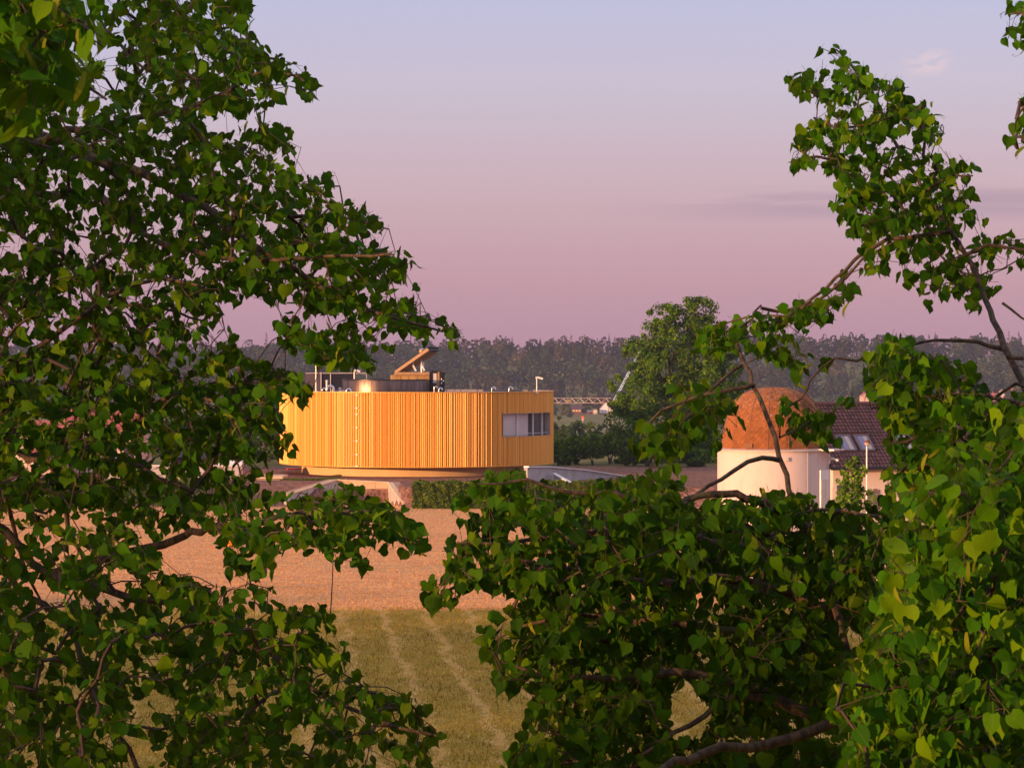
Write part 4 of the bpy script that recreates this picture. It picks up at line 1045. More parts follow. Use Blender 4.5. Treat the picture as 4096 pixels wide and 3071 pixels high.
for io, (px, pyt, rx, Y) in enumerate(((2235, 1672, 45, 560), (2290, 1690, 55, 540), (2355, 1695, 55, 555), (2415, 1700, 55, 545), (2460, 1690, 50, 560), (2255, 1730, 60, 470), (2340, 1738, 60, 460), (2430, 1735, 60, 465))):
    bush(ORD[io % 5] + ' grey green bush from the pavilion in the ' + ('meadow side' if io < 5 else 'shrub side') + ' row below the crane', px, pyt, 1790, rx, Y, 1800, .5, DARKG, gs)
gs = 'orchard trees near the far cottages'
for io, (px, pyt, rx, Y) in enumerate(((2258, 1612, 22, 1430), (2340, 1608, 20, 1462), (2276, 1630, 16, 1380), (2218, 1625, 20, 1420))):
    bush(['tall olive orchard tree left of the brown boarded cottage', 'green orchard tree above the grey timber carport', 'low yellowish orchard bush in front of the brown cottage', 'small orchard tree half hidden by the pavilion edge'][io], px, pyt, 1650, rx, Y, 700, 1.0, [(.09, .10, .025), (.13, .125, .03)], gs, 'orchard_tree')
gs = 'trees left of the pavilion'
for io, (px, pyt, rx, Y) in enumerate(((1075, 1530, 60, 305), (1010, 1560, 70, 312), (930, 1600, 80, 318), (830, 1620, 80, 322), (720, 1640, 90, 326), (1120, 1700, 50, 300), (620, 1650, 80, 330), (40, 1640, 90, 310), (-60, 1620, 90, 312))):
    bush(ORD[io] + ' dark green tree counted leftwards from the pavilion behind the linden', px, pyt, 1860, rx, Y, 2600, .38, DARKG + GREEN[:1], gs, 'dark_tree')
gs = 'trees around the far right cottages'
for px, pyt, rx, Y in ((3890, 1560, 30, 1425), (3955, 1565, 14, 1430), (3998, 1562, 10, 1435), (4030, 1552, 12, 1430), (4070, 1540, 22, 1436), (3840, 1570, 30, 1420), (3510, 1575, 26, 1425), (3430, 1585, 18, 1420), (3560, 1580, 30, 1430), (3640, 1570, 30, 1424)):
    bush('pale olive tree near the far cottages on the right', px, pyt, 1620, rx, Y, 600, 1.1, [(.10, .095, .035), (.13, .11, .045), (.085, .08, .03)], gs, 'village_tree')
# young maple in front of the cream house
Y = 146.0; bx = X(3408, Y)
yl = [lobe(3430, 1845, Y, 14, 26), lobe(3395, 1865, Y, 15, 22), lobe(3412, 1880, Y, 22, 24), lobe(3380, 1895, Y, 18, 20), lobe(3448, 1890, Y, 16, 26), lobe(3410, 1925, Y, 38, 28), lobe(3372, 1925, Y, 22, 22), lobe(3445, 1935, Y, 26, 26), lobe(3405, 1970, Y, 46, 30), lobe(3400, 2020, Y, 52, 40), lobe(3460, 1985, Y, 30, 30), lobe(3400, 2090, Y, 60, 60)]
shrub('young_maple', 'slender young bright green tree in front of the cream house', 'tree', (bx, Y, 0), yl, 3600, .15, [(.14, .25, .010), (.19, .30, .012), (.09, .17, .008)], stem=.06, sub=12, subr=.42)

# ------------------------------------------------------------------ far hillside forest
FT = [(.040, .062, .020), (.060, .072, .022), (.030, .050, .020), (.090, .072, .030), (.10, .072, .036), (.050, .080, .022), (.024, .038, .022)]
def forest():
    pts = []
    for i, y in enumerate((1502, 1535, 1572, 1612, 1652, 1692, 1732, 1772, 1806, 1836)):
        hw = .195 * y + 30
        xs_ = np.arange(-hw, hw, 8.4 if i < 8 else 6.5); xs_ = xs_ + rng.uniform(-4.2, 4.2, len(xs_)); ys_ = y + rng.uniform(-15, 15, len(xs_))
        pts.append(np.stack([xs_, ys_], -1))
    pts = np.concatenate(pts); n = len(pts); x, y = pts.T; z = ground_z(x, y)
    con = rng.uniform(0, 1, n) < (.06 + .40 * (np.sin(x / 61. + y / 47.) > .75) + .10 * sstep(1780, 1810, y))
    h = np.where(con, rng.uniform(12, 17.5, n), rng.uniform(9.0, 15.5, n)); r = np.where(con, rng.uniform(1.9, 2.8, n), rng.uniform(3.2, 6.2, n))
    k = 210; d = unit(rng.normal(size=(n, k, 3)) + np.array([0, -.35, .35]))
    t = rng.uniform(0, 1, (n, k))
    # broadleaf: clumps over a lumpy egg, conifer: clumps on a cone
    lump = 1 + .28 * np.sin(d[..., 0] * 6 + x[:, None]) * np.sin(d[..., 2] * 7 + y[:, None])
    pb = np.stack([d[..., 0] * r[:, None] * lump, d[..., 1] * r[:, None] * lump, h[:, None] * .58 + d[..., 2] * h[:, None] * .42 * lump], -1)
    ang = rng.uniform(0, 2 * math.pi, (n, k)); rc = r[:, None] * (1.02 - t) * rng.uniform(.75, 1.1, (n, k))
    pc = np.stack([np.cos(ang) * rc, np.sin(ang) * rc, h[:, None] * (.18 + .84 * t)], -1)
    nc = unit(np.stack([np.cos(ang), np.sin(ang), np.full_like(ang, .5)], -1))
    pos = np.where(con[:, None, None], pc, pb) + np.stack([x, y, z], -1)[:, None, :]
    nr = unit(np.where(con[:, None, None], nc, d) + rng.normal(0, .14, (n, k, 3)))
    s = np.where(con[:, None], rng.uniform(.6, 1.2, (n, k)) * (1.15 - .7 * t), rng.uniform(1.1, 2.2, (n, k)) * (r[:, None] / 5))
    base = np.array(FT)[rng.integers(0, len(FT), n)]; base = np.where(con[:, None], np.array([.040, .046, .022]), base) * rng.uniform(.3, .85, (n, 1))
    brown = (np.sin(x / 93. + 1.3) + np.sin(y / 71.) > .9)[:, None]; base = np.where(brown & ~con[:, None], base * .5 + np.array([.085, .048, .028]) * .4, base)
    tint = np.repeat(base[:, None, :], k, 1) * rng.uniform(.85, 1.15, (n, k, 1))
    V, T, C, L = quads(pos.reshape(-1, 3), frames(rng.normal(size=(n * k, 3)), nr.reshape(-1, 3)), s.ravel(), s.ravel() * .85, tint.reshape(-1, 3))
    o = link('forest', np_mesh('forest', V, T, C, L, 'forest')); o['kind'] = 'stuff'; tag(o, 'mixed forest covering the far hillside', 'forest')
    # pale trunks at the forest edge
    m_ = MB()
    idx = np.where((y < 1518) | (rng.uniform(0, 1, n) < .03))[0]
    for i in idx:
        w_ = random.uniform(.14, .26); m_.beam((x[i] + random.uniform(-2, 2), y[i] - r[i] * .9, z[i] - .5), (x[i] + random.uniform(-2, 2), y[i] - r[i] * .9, z[i] + h[i] * random.uniform(.5, .8)), w_, w_)
    o = m_.build('forest_trunks', simple('forest_trunk', (.22, .16, .13), .9)); o['kind'] = 'stuff'; tag(o, 'pale trunks at the edge of the far hillside forest', 'tree trunks')
forest()
# skyline pines that stand out one by one
def pine(px, pyt, Y, kind):
    bx = X(px, Y); zb = float(ground_z(bx, Y)); zt = Z(pyt, Y); h = zt - zb
    labs = {'tall': 'tall bare stemmed pine with a flat crown standing out on the skyline', 'spruce': 'pointed spruce rising above the far forest skyline'}
    t = thing('pine_tree' if kind == 'tall' else 'spruce_tree', labs[kind], 'tree', (bx, Y, zb), 'pines on the skyline' if kind == 'tall' else 'spruces on the skyline')
    MB().tube([(bx, Y, zb - .5), (bx + random.uniform(-.3, .3), Y, zb + h * .6), (bx, Y, zt - .4)], [.32, .22, .08], 6).build('trunk', simple('pine_trunk', (.30, .15, .09), .9) if 'pine_trunk' not in bpy.data.materials else bpy.data.materials['pine_trunk'], t)
    n = 120
    if kind == 'tall':
        V, T, C, L = clumpy([((bx + random.uniform(-1.2, 1.2), Y + random.uniform(-1, 1), zt - random.uniform(.8, 3.0)), (random.uniform(1.2, 2.2), 1.4, random.uniform(.5, .9))) for _ in range(5)], 260, .8, [(.045, .05, .022), (.06, .06, .028)], 5, .4)
    else:
        tt = rng.uniform(0, 1, n); a = rng.uniform(0, 6.28, n); rr = (1.03 - tt) * 2.4
        pos = np.stack([bx + np.cos(a) * rr, Y + np.sin(a) * rr, zb + h * (.25 + .76 * tt)], -1)
        V, T, C, L = quads(pos, frames(rng.normal(size=(n, 3)), np.stack([np.cos(a), np.sin(a), .4 + 0 * a], -1)), 1.5 - tt, 1.2 - .8 * tt, np.tile([.035, .042, .020], (n, 1)))
    link('crown', np_mesh('crown', V - np.array(t['_o']), T, C, L, 'forest'), t)
for px, pyt in ((2492, 1350), (2530, 1340), (2546, 1342), (2478, 1352), (2760, 1350), (3640, 1338), (3660, 1345)): pine(px, pyt, 1800., 'tall')
for px, pyt in ((2285, 1338), (2338, 1338), (1985, 1342), (930, 1332), (1065, 1330), (3425, 1338), (3585, 1330), (3740, 1338), (4035, 1326), (4075, 1326)):
    pine(px, pyt, 1812., 'spruce')

# ------------------------------------------------------------------ linden trees in the foreground
Q = 0.92629
def TL(p): return [(x * Q, y * Q) for x, y in p]
def TRq(p): return [(2048 + x * Q, y * Q) for x, y in p]
def BL(p): return [(x * Q, 1536 + y * Q) for x, y in p]
def BR(p): return [(2048 + x * Q, 1536 + y * Q) for x, y in p]
def inside(poly, x, y):
    c = np.zeros(len(x), bool); n = len(poly); j = n - 1
    for i in range(n):
        xi, yi = poly[i]; xj, yj = poly[j]
        if yi != yj: c ^= ((yi > y) != (yj > y)) & (x < (xj - xi) * (y - yi) / (yj - yi) + xi)
        j = i
    return c
def fuzzy(x, y, s): return np.sin(x / s * 1.9 + 1.3 * np.sin(y / s * 1.1)) * np.sin(y / s * 2.1 + 1.7 * np.sin(x / s * .9 + 2))
LEAF_T = [(.022, .088, .0005), (.046, .125, .0005), (.011, .058, .0008), (.080, .150, .0005), (.027, .102, .0005), (.006, .036, .0008), (.032, .115, .0005)]
BRACT_T = np.array([(.17, .21, .012), (.11, .17, .01), (.24, .25, .015)])

def linden(name, label, base, limbs, regions, gaps, leaf=.068, seedk=0, nsolo=300, per=6, hangs=.9, bract=.55, hi=False, bright=1.0, layered=None):
    """limbs: [( [(px,py,Y)..], r0, r1 )]   regions: [(polygon px, Y0, Y1, spacing px, density)]"""
    r_ = np.random.default_rng(50 + seedk); LEAVES = LEAVES_HI if hi else LEAVES_LO
    def layers(x, y):   # boughs carry their leaves in sloping tiers with air between them
        if not layered: return np.ones(len(x), bool)
        sl, per_, air, ymax = layered
        t = (y - sl * x + 55 * np.sin(x / 210.) + 40 * np.sin(y / 160. + 1)) / per_
        return (np.abs((t % 1) - .5) > air) | (y > ymax)
    root = thing(name, label, 'tree', tuple(base)); o_ = np.array(base, float)
    # skeleton nodes from the limbs
    npos, npar, nrad = [], [], []; lm = MB()
    for pts, r0, r1 in limbs:
        W = np.array([p if len(p) == 4 else P(*p) for p in [tuple(q) for q in pts]], float) if not isinstance(pts, np.ndarray) else pts
        # smooth with catmull-rom
        S = []
        for i in range(len(W) - 1):
            p0, p1, p2, p3 = W[max(i - 1, 0)], W[i], W[i + 1], W[min(i + 2, len(W) - 1)]
            k = max(2, int(np.linalg.norm(p2 - p1) / .09))
            for t in np.linspace(0, 1, k, endpoint=False):
                S.append(.5 * (2 * p1 + (p2 - p0) * t + (2 * p0 - 5 * p1 + 4 * p2 - p3) * t * t + (3 * p1 - p0 - 3 * p2 + p3) * t ** 3))
        S.append(W[-1]); S = np.array(S); S[1:-1] += r_.normal(0, .006, S[1:-1].shape)
        if r0 < .06 and r0 > .012: r0 *= .80
        rad = np.linspace(1, 0, len(S)) ** .8 * (r0 - r1) + r1
        limb = MB().tube(S, list(rad), 11).build('limb' if r0 < .14 else 'trunk', 'bark', root, True)
        for p in S: npos.append(p); npar.append(-1); nrad.append(0)
    npos = list(npos)
    # cluster points
    cl = []
    for poly, Y0, Y1, sp, dens in regions:
        poly = np.array(poly); lo, hi = poly.min(0), poly.max(0)
        m = int((hi - lo).prod() / (sp * sp) * dens) + 1
        x = r_.uniform(lo[0], hi[0], m); y = r_.uniform(lo[1], hi[1], m)
        ok = inside(poly, x, y) & (fuzzy(x, y, 70.) > -.45) & layers(x, y)
        for gx, gy, rx, ry in gaps: ok &= ((x - gx) / rx) ** 2 + ((y - gy) / ry) ** 2 > 1
        x, y = x[ok], y[ok]; Yd = r_.uniform(Y0, Y1, len(x))
        cl.append(np.stack([(x - 2048) / FPX * Yd, Yd, CAMZ - (y - HORIZON) / FPX * Yd], -1))
    cl = np.concatenate(cl); nc = len(cl)
    # connect every cluster to the nearest wood (Prim)
    NP = np.array(npos); best = np.full(nc, 1e9); bi = np.zeros(nc, int)
    for s in range(0, len(NP), 400):
        D = np.linalg.norm(cl[:, None] - NP[None, s:s + 400], axis=-1); j = D.argmin(1); dm = D[np.arange(nc), j]
        u = dm < best; best[u] = dm[u]; bi[u] = j[u] + s
    nodes = list(NP); parent = [-1] * len(NP); order = []; done = np.zeros(nc, bool); cnode = np.zeros(nc, int); cpar = np.zeros((nc, 3))
    for _ in range(nc):
        i = int(np.argmin(np.where(done, 1e9, best))); done[i] = True
        a, b = nodes[bi[i]], cl[i]; L = np.linalg.norm(b - a); prev = bi[i]
        k = 1 if L < .12 else (2 if L < .35 else 4)
        new = []
        for q in range(1, k + 1):
            t = q / k; p = a + (b - a) * t
            if q < k: p = p + r_.normal(0, .03 * L, 3) + np.array([0, 0, .10 * L * math.sin(math.pi * t)])
            nodes.append(p); parent.append(prev); prev = len(nodes) - 1; new.append(p); order.append(prev)
        cnode[i] = prev; cpar[i] = a if k == 1 else new[-2]
        for idx, p in zip(range(len(nodes) - k, len(nodes)), new):
            d = np.linalg.norm(cl - p, axis=1) * 1.05; u = (d < best) & ~done; best[u] = d[u]; bi[u] = idx
    cnt = np.ones(len(nodes))
    for idx in reversed(order):
        if parent[idx] >= 0: cnt[parent[idx]] += cnt[idx]
    N = np.array(nodes); od = np.array(order); A, B = N[np.array(parent)[od]], N[od]
    ra = np.clip(.0014 * cnt[od] ** .42, .0014, .011); rb = ra * .85
    d = unit(B - A); ref = unit(np.cross(d, np.array([.3, .2, .93]))); q2 = np.cross(d, ref)
    ring = [(math.cos(t), math.sin(t)) for t in (0, 2.094, 4.189)]
    V = np.stack([A + (ref * c + q2 * s) * ra[:, None] for c, s in ring] + [B + (ref * c + q2 * s) * rb[:, None] for c, s in ring], 1)
    t0 = np.array([(0, 1, 4), (0, 4, 3), (1, 2, 5), (1, 5, 4), (2, 0, 3), (2, 3, 5)])
    T = (t0[None] + (np.arange(len(A)) * 6)[:, None, None]).reshape(-1, 3)
    tw_ = [(V.reshape(-1, 3), T)]
    # leafy shoots
    axis = unit(unit(cl - cpar) + r_.normal(0, .35, (nc, 3)) + np.array([0, 0, -.25]))
    side = unit(np.cross(axis, np.array([0, 0, 1.]) + r_.normal(0, .4, (nc, 3))))
    lpos, lax, lno, cid = [], [], [], []
    down = np.array([0, 0, -1.])
    for i in range(per):
        t = (i / max(per - 1, 1) - .45) * .16 + r_.normal(0, .012, nc); sg = 1 if i % 2 else -1
        pd = unit(side * sg * .8 + axis * .45 + down * .15 + r_.normal(0, .35, (nc, 3)))
        b = cl + axis * t[:, None] + pd * .036
        ax = unit(pd * .6 + down * hangs + r_.normal(0, .48, (nc, 3)))
        no = unit(np.array([-.2, -.55, .5]) + r_.normal(0, .75, (nc, 3)))
        keep = r_.uniform(0, 1, nc) < .92
        lpos.append(b[keep]); lax.append(ax[keep]); lno.append(no[keep])
    lpos, lax, lno = map(np.concatenate, (lpos, lax, lno))
    # shoot stems
    def inreg(p, k=1.0):
        px = 2048 + p[:, 0] / p[:, 1] * FPX; py = HORIZON + (CAMZ - p[:, 2]) / p[:, 1] * FPX; ok = np.zeros(len(p), bool)
        for poly, *_ in regions: ok |= inside(poly, px, py)
        return ok
    tip = np.where(inreg(cl + axis * .10)[:, None], .085, .0)
    a2, b2 = cl - axis * .05 * (tip > 0), cl + axis * (tip + .01); rf = unit(np.cross(axis, np.array([.2, .9, .3])))*.0018; q3 = np.cross(axis, rf)
    V2 = np.stack([a2 + rf, a2 - rf * .5 + q3, a2 - rf * .5 - q3, b2 + rf * .5, b2 - rf * .3 + q3 * .5, b2 - rf * .3 - q3 * .5], 1)
    tw_.append((V2.reshape(-1, 3), (t0[None] + (np.arange(nc) * 6)[:, None, None]).reshape(-1, 3)))
    off = 0; VV, TT = [], []
    for v, t in tw_: VV.append(v); TT.append(t + off); off += len(v)
    o = link('twigs', np_mesh('twigs', np.concatenate(VV) - o_, np.concatenate(TT), mat='twig', smooth=True), root); o['kind'] = 'stuff'
    # keep leaves whose blade lies in the crown's outline
    def outline(p, grow=0):
        px = 2048 + p[:, 0] / p[:, 1] * FPX; py = HORIZON + (CAMZ - p[:, 2]) / p[:, 1] * FPX
        ok = np.zeros(len(p), bool)
        jx, jy = px + r_.normal(0, 17, len(px)), py + r_.normal(0, 17, len(px))
        for poly, *_ in regions: ok |= inside(poly, jx, jy)
        for gx, gy, rx, ry in gaps: ok &= ((jx - gx) / rx) ** 2 + ((jy - gy) / ry) ** 2 > .75
        ok &= (fuzzy(px, py, 38.) > -.40) & (layers(px, py) | (r_.uniform(0, 1, len(px)) < .35))
        return ok, px, py
    size = leaf * (.55 + .75 * r_.beta(2.2, 1.8, len(lpos))) * np.where((lpos[:, 1] > 11.4) & (seedk == 4), .84, 1.0)
    ok, _, _ = outline(lpos + lax * size[:, None] * .5)
    lpos, lax, lno, size = lpos[ok], lax[ok], lno[ok], size[ok]
    n = len(lpos); Rm = frames(lax, lno) * np.stack([r_.uniform(.72, 1.08, n), np.ones(n), r_.uniform(.5, 1.6, n)], -1)[:, None, :]
    tint = np.array(LEAF_T)[r_.integers(0, len(LEAF_T), n)] * r_.uniform(.65, 1.35, (n, 1)) * bright  # bright lifts or lowers leaf tint per tree, standing in for sun and shade
    var = r_.integers(0, len(LEAVES), n)
    _, px, py = outline(lpos)
    vis = (px > -40) & (px < 4136) & (py > -40) & (py < 3111)
    score = np.where(vis, size / lpos[:, 1], 0); solo = np.zeros(n, bool); solo[np.argsort(-score)[:nsolo]] = True; solo &= vis
    # the leaves that show largest are leaves of their own
    protos = {}
    for i in np.where(solo)[0]:
        k = (int(var[i]), int(r_.integers(0, 4)))
        if k not in protos:
            V0, T0, L0 = LEAVES[k[0]]; tt = np.array(LEAF_T[k[1]]) * (1 + .1 * k[1]) * bright
            protos[k] = np_mesh('leaf', V0, T0, np.tile(tt, (len(V0), 1)), L0, 'leaf', True)
        M4 = np.eye(4); M4[:3, :3] = Rm[i] * size[i]; M4[:3, 3] = lpos[i]
        link('leaf', protos[k], root, Matrix(M4.tolist()))
    bs = []
    for k in range(len(LEAVES)):
        s = (var == k) & ~solo; bs.append(leaf_batch(LEAVES[k], lpos[s], Rm[s], size[s], tint[s]))
    # pale flower bracts hanging among the leaves
    nb_ = int(nc * bract); pick = r_.integers(0, nc, nb_)
    bp = cl[pick] + r_.normal(0, .04, (nb_, 3)) + down * .02; bax = unit(down * .8 + r_.normal(0, .55, (nb_, 3))); bno = unit(np.array([-.3, -.8, .2]) + r_.normal(0, .5, (nb_, 3)))
    bsz = r_.uniform(.03, .072, nb_); okb, _, _ = outline(bp + bax * bsz[:, None] * .5)
    bs.append(leaf_batch(BRACT, bp[okb], frames(bax, bno)[okb], bsz[okb], BRACT_T[r_.integers(0, 3, nb_)][okb]))
    V, T, C, L = cat_batches(bs)
    o = link('foliage', np_mesh('foliage', V - o_, T, C, L, 'leaf', True), root); o['kind'] = 'stuff'
    print(name, 'clusters', nc, 'leaves', n)
    return root

def pts3(conv, pts, Y0, Y1):
    q = conv([(p[0], p[1]) for p in pts]); n = len(q)
    return [(x, y, Y0 + (Y1 - Y0) * i / max(n - 1, 1)) for i, (x, y) in enumerate(q)]

# ---- left linden
LA = TL([(-330, 120), (-60, 300), (300, 260), (470, 230), (420, 60), (400, -160), (1060, -160), (1115, 40), (1085, 95), (1050, 110), (1110, 160), (1180, 210), (1230, 270), (1310, 285), (1370, 340), (1390, 410), (1340, 430), (1270, 405),
         (1215, 350), (1150, 335), (1180, 400), (1240, 440), (1220, 470), (1120, 450), (1040, 430), (1060, 515), (1000, 500), (940, 480), (950, 555), (1060, 560), (1170, 530), (1250, 580), (1315, 640), (1280, 690), (1220, 650),
         (1150, 700), (1220, 720), (1300, 755), (1450, 740), (1455, 790), (1420, 800), (1430, 855), (1490, 830), (1560, 870), (1650, 910), (1690, 970), (1735, 1000), (1660, 1030), (1600, 1012), (1570, 1050), (1700, 1070),
         (1740, 1105), (1810, 1100), (1790, 1140), (1740, 1160), (1740, 1200), (1795, 1240), (1710, 1250), (1760, 1290), (1845, 1300), (1790, 1345), (1900, 1370), (1960, 1400), (2005, 1460), (1960, 1505), (1900, 1460), (1800, 1440),
         (1700, 1420), (1690, 1490), (1620, 1480), (1570, 1500), (1620, 1600), (1580, 1605), (1480, 1610), (1400, 1590), (1300, 1550), (1330, 1500), (1270, 1495), (1190, 1480), (1220, 1380), (1230, 1340), (1290, 1380), (1330, 1400),
         (1310, 1320), (1250, 1300), (1100, 1305), (1000, 1295), (900, 1280), (890, 1330), (940, 1360), (985, 1450), (1060, 1460), (1110, 1530), (1200, 1600), (1300, 1615), (1360, 1680), (1100, 1690), (-330, 1690)])
LB = BL([(-330, -20), (1200, -20), (1300, -30), (1385, 45), (1290, 55), (1205, 50), (1190, 110), (1240, 210), (1295, 300), (1240, 315), (1175, 330), (1165, 395), (1100, 400), (1090, 345), (960, 325), (920, 380), (1000, 385), (1090, 425),
         (1105, 485), (1050, 525), (990, 490), (960, 540), (870, 570), (700, 640), (560, 600), (420, 540), (300, 545), (200, 560), (100, 540), (-330, 520)])
LC = BL([(880, 560), (1010, 525), (1130, 525), (1200, 480), (1370, 430), (1430, 420), (1600, 470), (1720, 500), (1760, 560), (1810, 610), (1850, 720), (1800, 745), (1740, 690), (1640, 690), (1560, 750), (1630, 800), (1590, 820), (1480, 800),
         (1470, 740), (1330, 710), (1240, 670), (1190, 700), (1200, 790), (1160, 830), (1200, 890), (1120, 915), (1060, 840), (960, 820), (970, 760), (1000, 700), (930, 640), (880, 600)])
LD = BL([(-330, 560), (160, 600), (230, 560), (330, 640), (420, 560), (560, 620), (700, 660), (680, 720), (790, 830), (900, 850), (1000, 880), (1100, 910), (1140, 970), (1280, 975), (1340, 945), (1440, 960), (1450, 1060), (1500, 1130),
         (1530, 1250), (1640, 1290), (1700, 1330), (1800, 1350), (1900, 1420), (1970, 1490), (1960, 1530), (1900, 1500), (1870, 1560), (1830, 1780), (-330, 1780)])
lg = []
for x, y, rx, ry in ((190, 945, 75, 60), (500, 850, 60, 100), (330, 690, 35, 50), (620, 1420, 62, 110), (610, 1600, 60, 90), (120, 1590, 85, 55), (1300, 1520, 60, 70), (60, 690, 50, 60), (740, 1380, 40, 40), (560, 1180, 40, 25), (420, 1330, 30, 40), (860, 740, 50, 60)):
    lg.append((x * Q, 1536 + y * Q, rx * Q, ry * Q))
for x, y, rx, ry in ((250, 560, 60, 40), (300, 480, 40, 30), (230, 810, 60, 25), (440, 840, 50, 18), (530, 130, 35, 70), (470, 330, 40, 50), (1000, 720, 40, 25), (640, 580, 50, 18), (920, 560, 35, 20), (780, 935, 35, 30), (480, 1170, 35, 30), (330, 1150, 30, 20), (560, 1420, 30, 40), (40, 1500, 30, 40)):
    lg.append((x * Q, y * Q, rx * Q, ry * Q))
TXL, TYL = -4.6, 15.0
gl = float(ground_z(TXL, TYL))
def trunk_pts(x, y, z0, z1, lean=(0, 0)):
    return np.array([(x + lean[0] * t + .06 * math.sin(t * 7), y + lean[1] * t, z0 + (z1 - z0) * t) for t in np.linspace(0, 1, 9)])
def limb3(conv, pts, Y0, Y1, start=None):
    w_ = [P(*p) for p in pts3(conv, pts, Y0, Y1)]
    return np.array(([start] if start is not None else []) + w_)
T_ = lambda z: np.array((TXL, TYL, z))
L_limbs = [(trunk_pts(TXL, TYL, gl - .3, 17.5), .26, .10),
    (limb3(TL, [(-300, 640), (60, 618), (190, 612), (290, 560), (430, 552), (640, 500), (900, 440), (1150, 300), (1330, 370)], 14.5, 13.2, T_(12.2)), .05, .004),
    (limb3(TL, [(-300, 470), (40, 560), (330, 615), (420, 690), (560, 725), (700, 795), (880, 900), (1030, 1010), (1300, 1180), (1560, 1330), (1900, 1430)], 14.8, 13.0, T_(13.0)), .055, .004),
    (limb3(TL, [(700, 795), (860, 850), (1020, 890), (1250, 930), (1480, 935), (1680, 990)], 14.1, 13.2), .022, .003),
    (limb3(TL, [(-300, 800), (0, 832), (300, 845), (420, 840), (480, 890), (700, 1050), (1000, 1120), (1400, 1110), (1700, 1100)], 15.2, 12.4, T_(11.8)), .04, .004),
    (limb3(TL, [(-300, 900), (0, 870), (180, 950), (330, 1190), (420, 1300), (700, 1330), (900, 1400)], 15.6, 14.0, T_(11.8)), .035, .004),
    (limb3(TL, [(-300, 1780), (0, 1620), (200, 1470), (370, 1360), (500, 1260), (700, 1200), (880, 1240)], 13.5, 12.8, T_(9.9)), .045, .006),
    (limb3(TL, [(400, -200), (430, 80), (490, 160), (560, 245), (700, 330), (900, 350)], 14.2, 13.8), .012, .003),
    (limb3(TL, [(640, -200), (760, 20), (910, 170), (1020, 230), (1100, 200)], 14.6, 13.6), .012, .003),
    (limb3(TL, [(500, 1340), (560, 1420), (640, 1530), (760, 1658), (900, 1780)], 14.6, 14.0, P(420 * Q, 1300 * Q, 14.7)), .02, .004),
    (limb3(BL, [(-300, 120), (120, 330), (480, 275), (600, 140), (770, 45), (1000, 100), (1180, 240)], 13.8, 12.9, T_(10.2)), .04, .004),
    (limb3(BL, [(180, 300), (250, 400), (310, 640), (380, 800), (420, 960)], 13.9, 14.2, P(120 * Q, 1536 + 330 * Q, 13.8)), .024, .005),
    (limb3(BL, [(20, 400), (45, 560), (90, 760), (200, 985)], 13.6, 13.9, P(-100 * Q, 1536 + 200 * Q, 13.8)), .02, .004),
    (limb3(BL, [(-300, 560), (0, 960), (45, 1055), (120, 1200)], 13.5, 13.6, T_(9.6)), .022, .005),
    (limb3(BL, [(-300, 800), (100, 900), (300, 1060), (350, 1180), (450, 1420), (600, 1650), (680, 1780)], 13.2, 12.8, T_(9.3)), .035, .010),
    (limb3(BL, [(-300, 700), (200, 820), (500, 900), (800, 960), (1070, 1085), (1200, 1180), (1430, 1360), (1700, 1470), (1900, 1520)], 13.4, 11.6, T_(9.5)), .045, .005),
    (limb3(BL, [(420, 760), (700, 690), (800, 650), (900, 620), (1150, 590), (1400, 560), (1650, 570), (1800, 690)], 13.2, 11.4, P(200 * Q, 1536 + 820 * Q, 13.4)), .028, .004)]
def sub_regions(poly, specs): return [(poly,) + s for s in specs]
L_regions = sub_regions(LA, [(12.6, 14.2, 44, 1.0), (14.0, 17.0, 46, 1.2)]) + sub_regions(LB, [(12.2, 13.6, 44, 1.1), (13.6, 16.0, 46, 1.1)]) + \
    sub_regions(LC, [(11.0, 12.6, 40, 1.1), (12.0, 13.2, 44, .6)]) + sub_regions(LD, [(11.2, 12.8, 46, .8), (12.6, 15.0, 48, .72)])
linden('linden_tree', 'dark leafy linden whose long boughs reach in beside the golden pavilion', (TXL, TYL, gl), L_limbs, L_regions, lg, leaf=.050, seedk=1, per=9, hangs=.7, layered=(.40, 172., .085, 9999))

# ---- near linden branch at the upper left corner, leaf tint raised as if sunlit
NA = TL([(-420, -260), (330, -260), (320, -40), (300, 50), (380, 50), (470, 130), (470, 210), (400, 205), (290, 170), (280, 250), (370, 280), (385, 345), (450, 380), (515, 470), (450, 470), (390, 480), (300, 470), (260, 400), (205, 450), (210, 570), (150, 530), (110, 565), (60, 600), (-60, 520), (-420, 560)])
TXN, TYN = -2.75, 6.6; gn = float(ground_z(TXN, TYN))
N_limbs = [(trunk_pts(TXN, TYN, gn - .3, 15.0), .16, .06), (limb3(TL, [(-700, 200), (-300, 150), (0, 120), (200, 100), (400, 130)], 6.9, 6.4, np.array((TXN, TYN, 12.9))), .022, .003),
           (limb3(TL, [(-700, 300), (-200, 330), (100, 300), (300, 380), (460, 430)], 6.9, 6.6, np.array((TXN, TYN, 12.6))), .018, .003)]
linden('linden_sapling', 'sunlit yellow green linden branches hanging in front of the dark linden', (TXN, TYN, gn), N_limbs, [(NA, 6.1, 7.0, 70, 1.6), (NA, 6.6, 7.4, 80, .9)], [], leaf=.058, seedk=2, per=6, hangs=.7, bract=1.2, hi=True, bright=1.35)

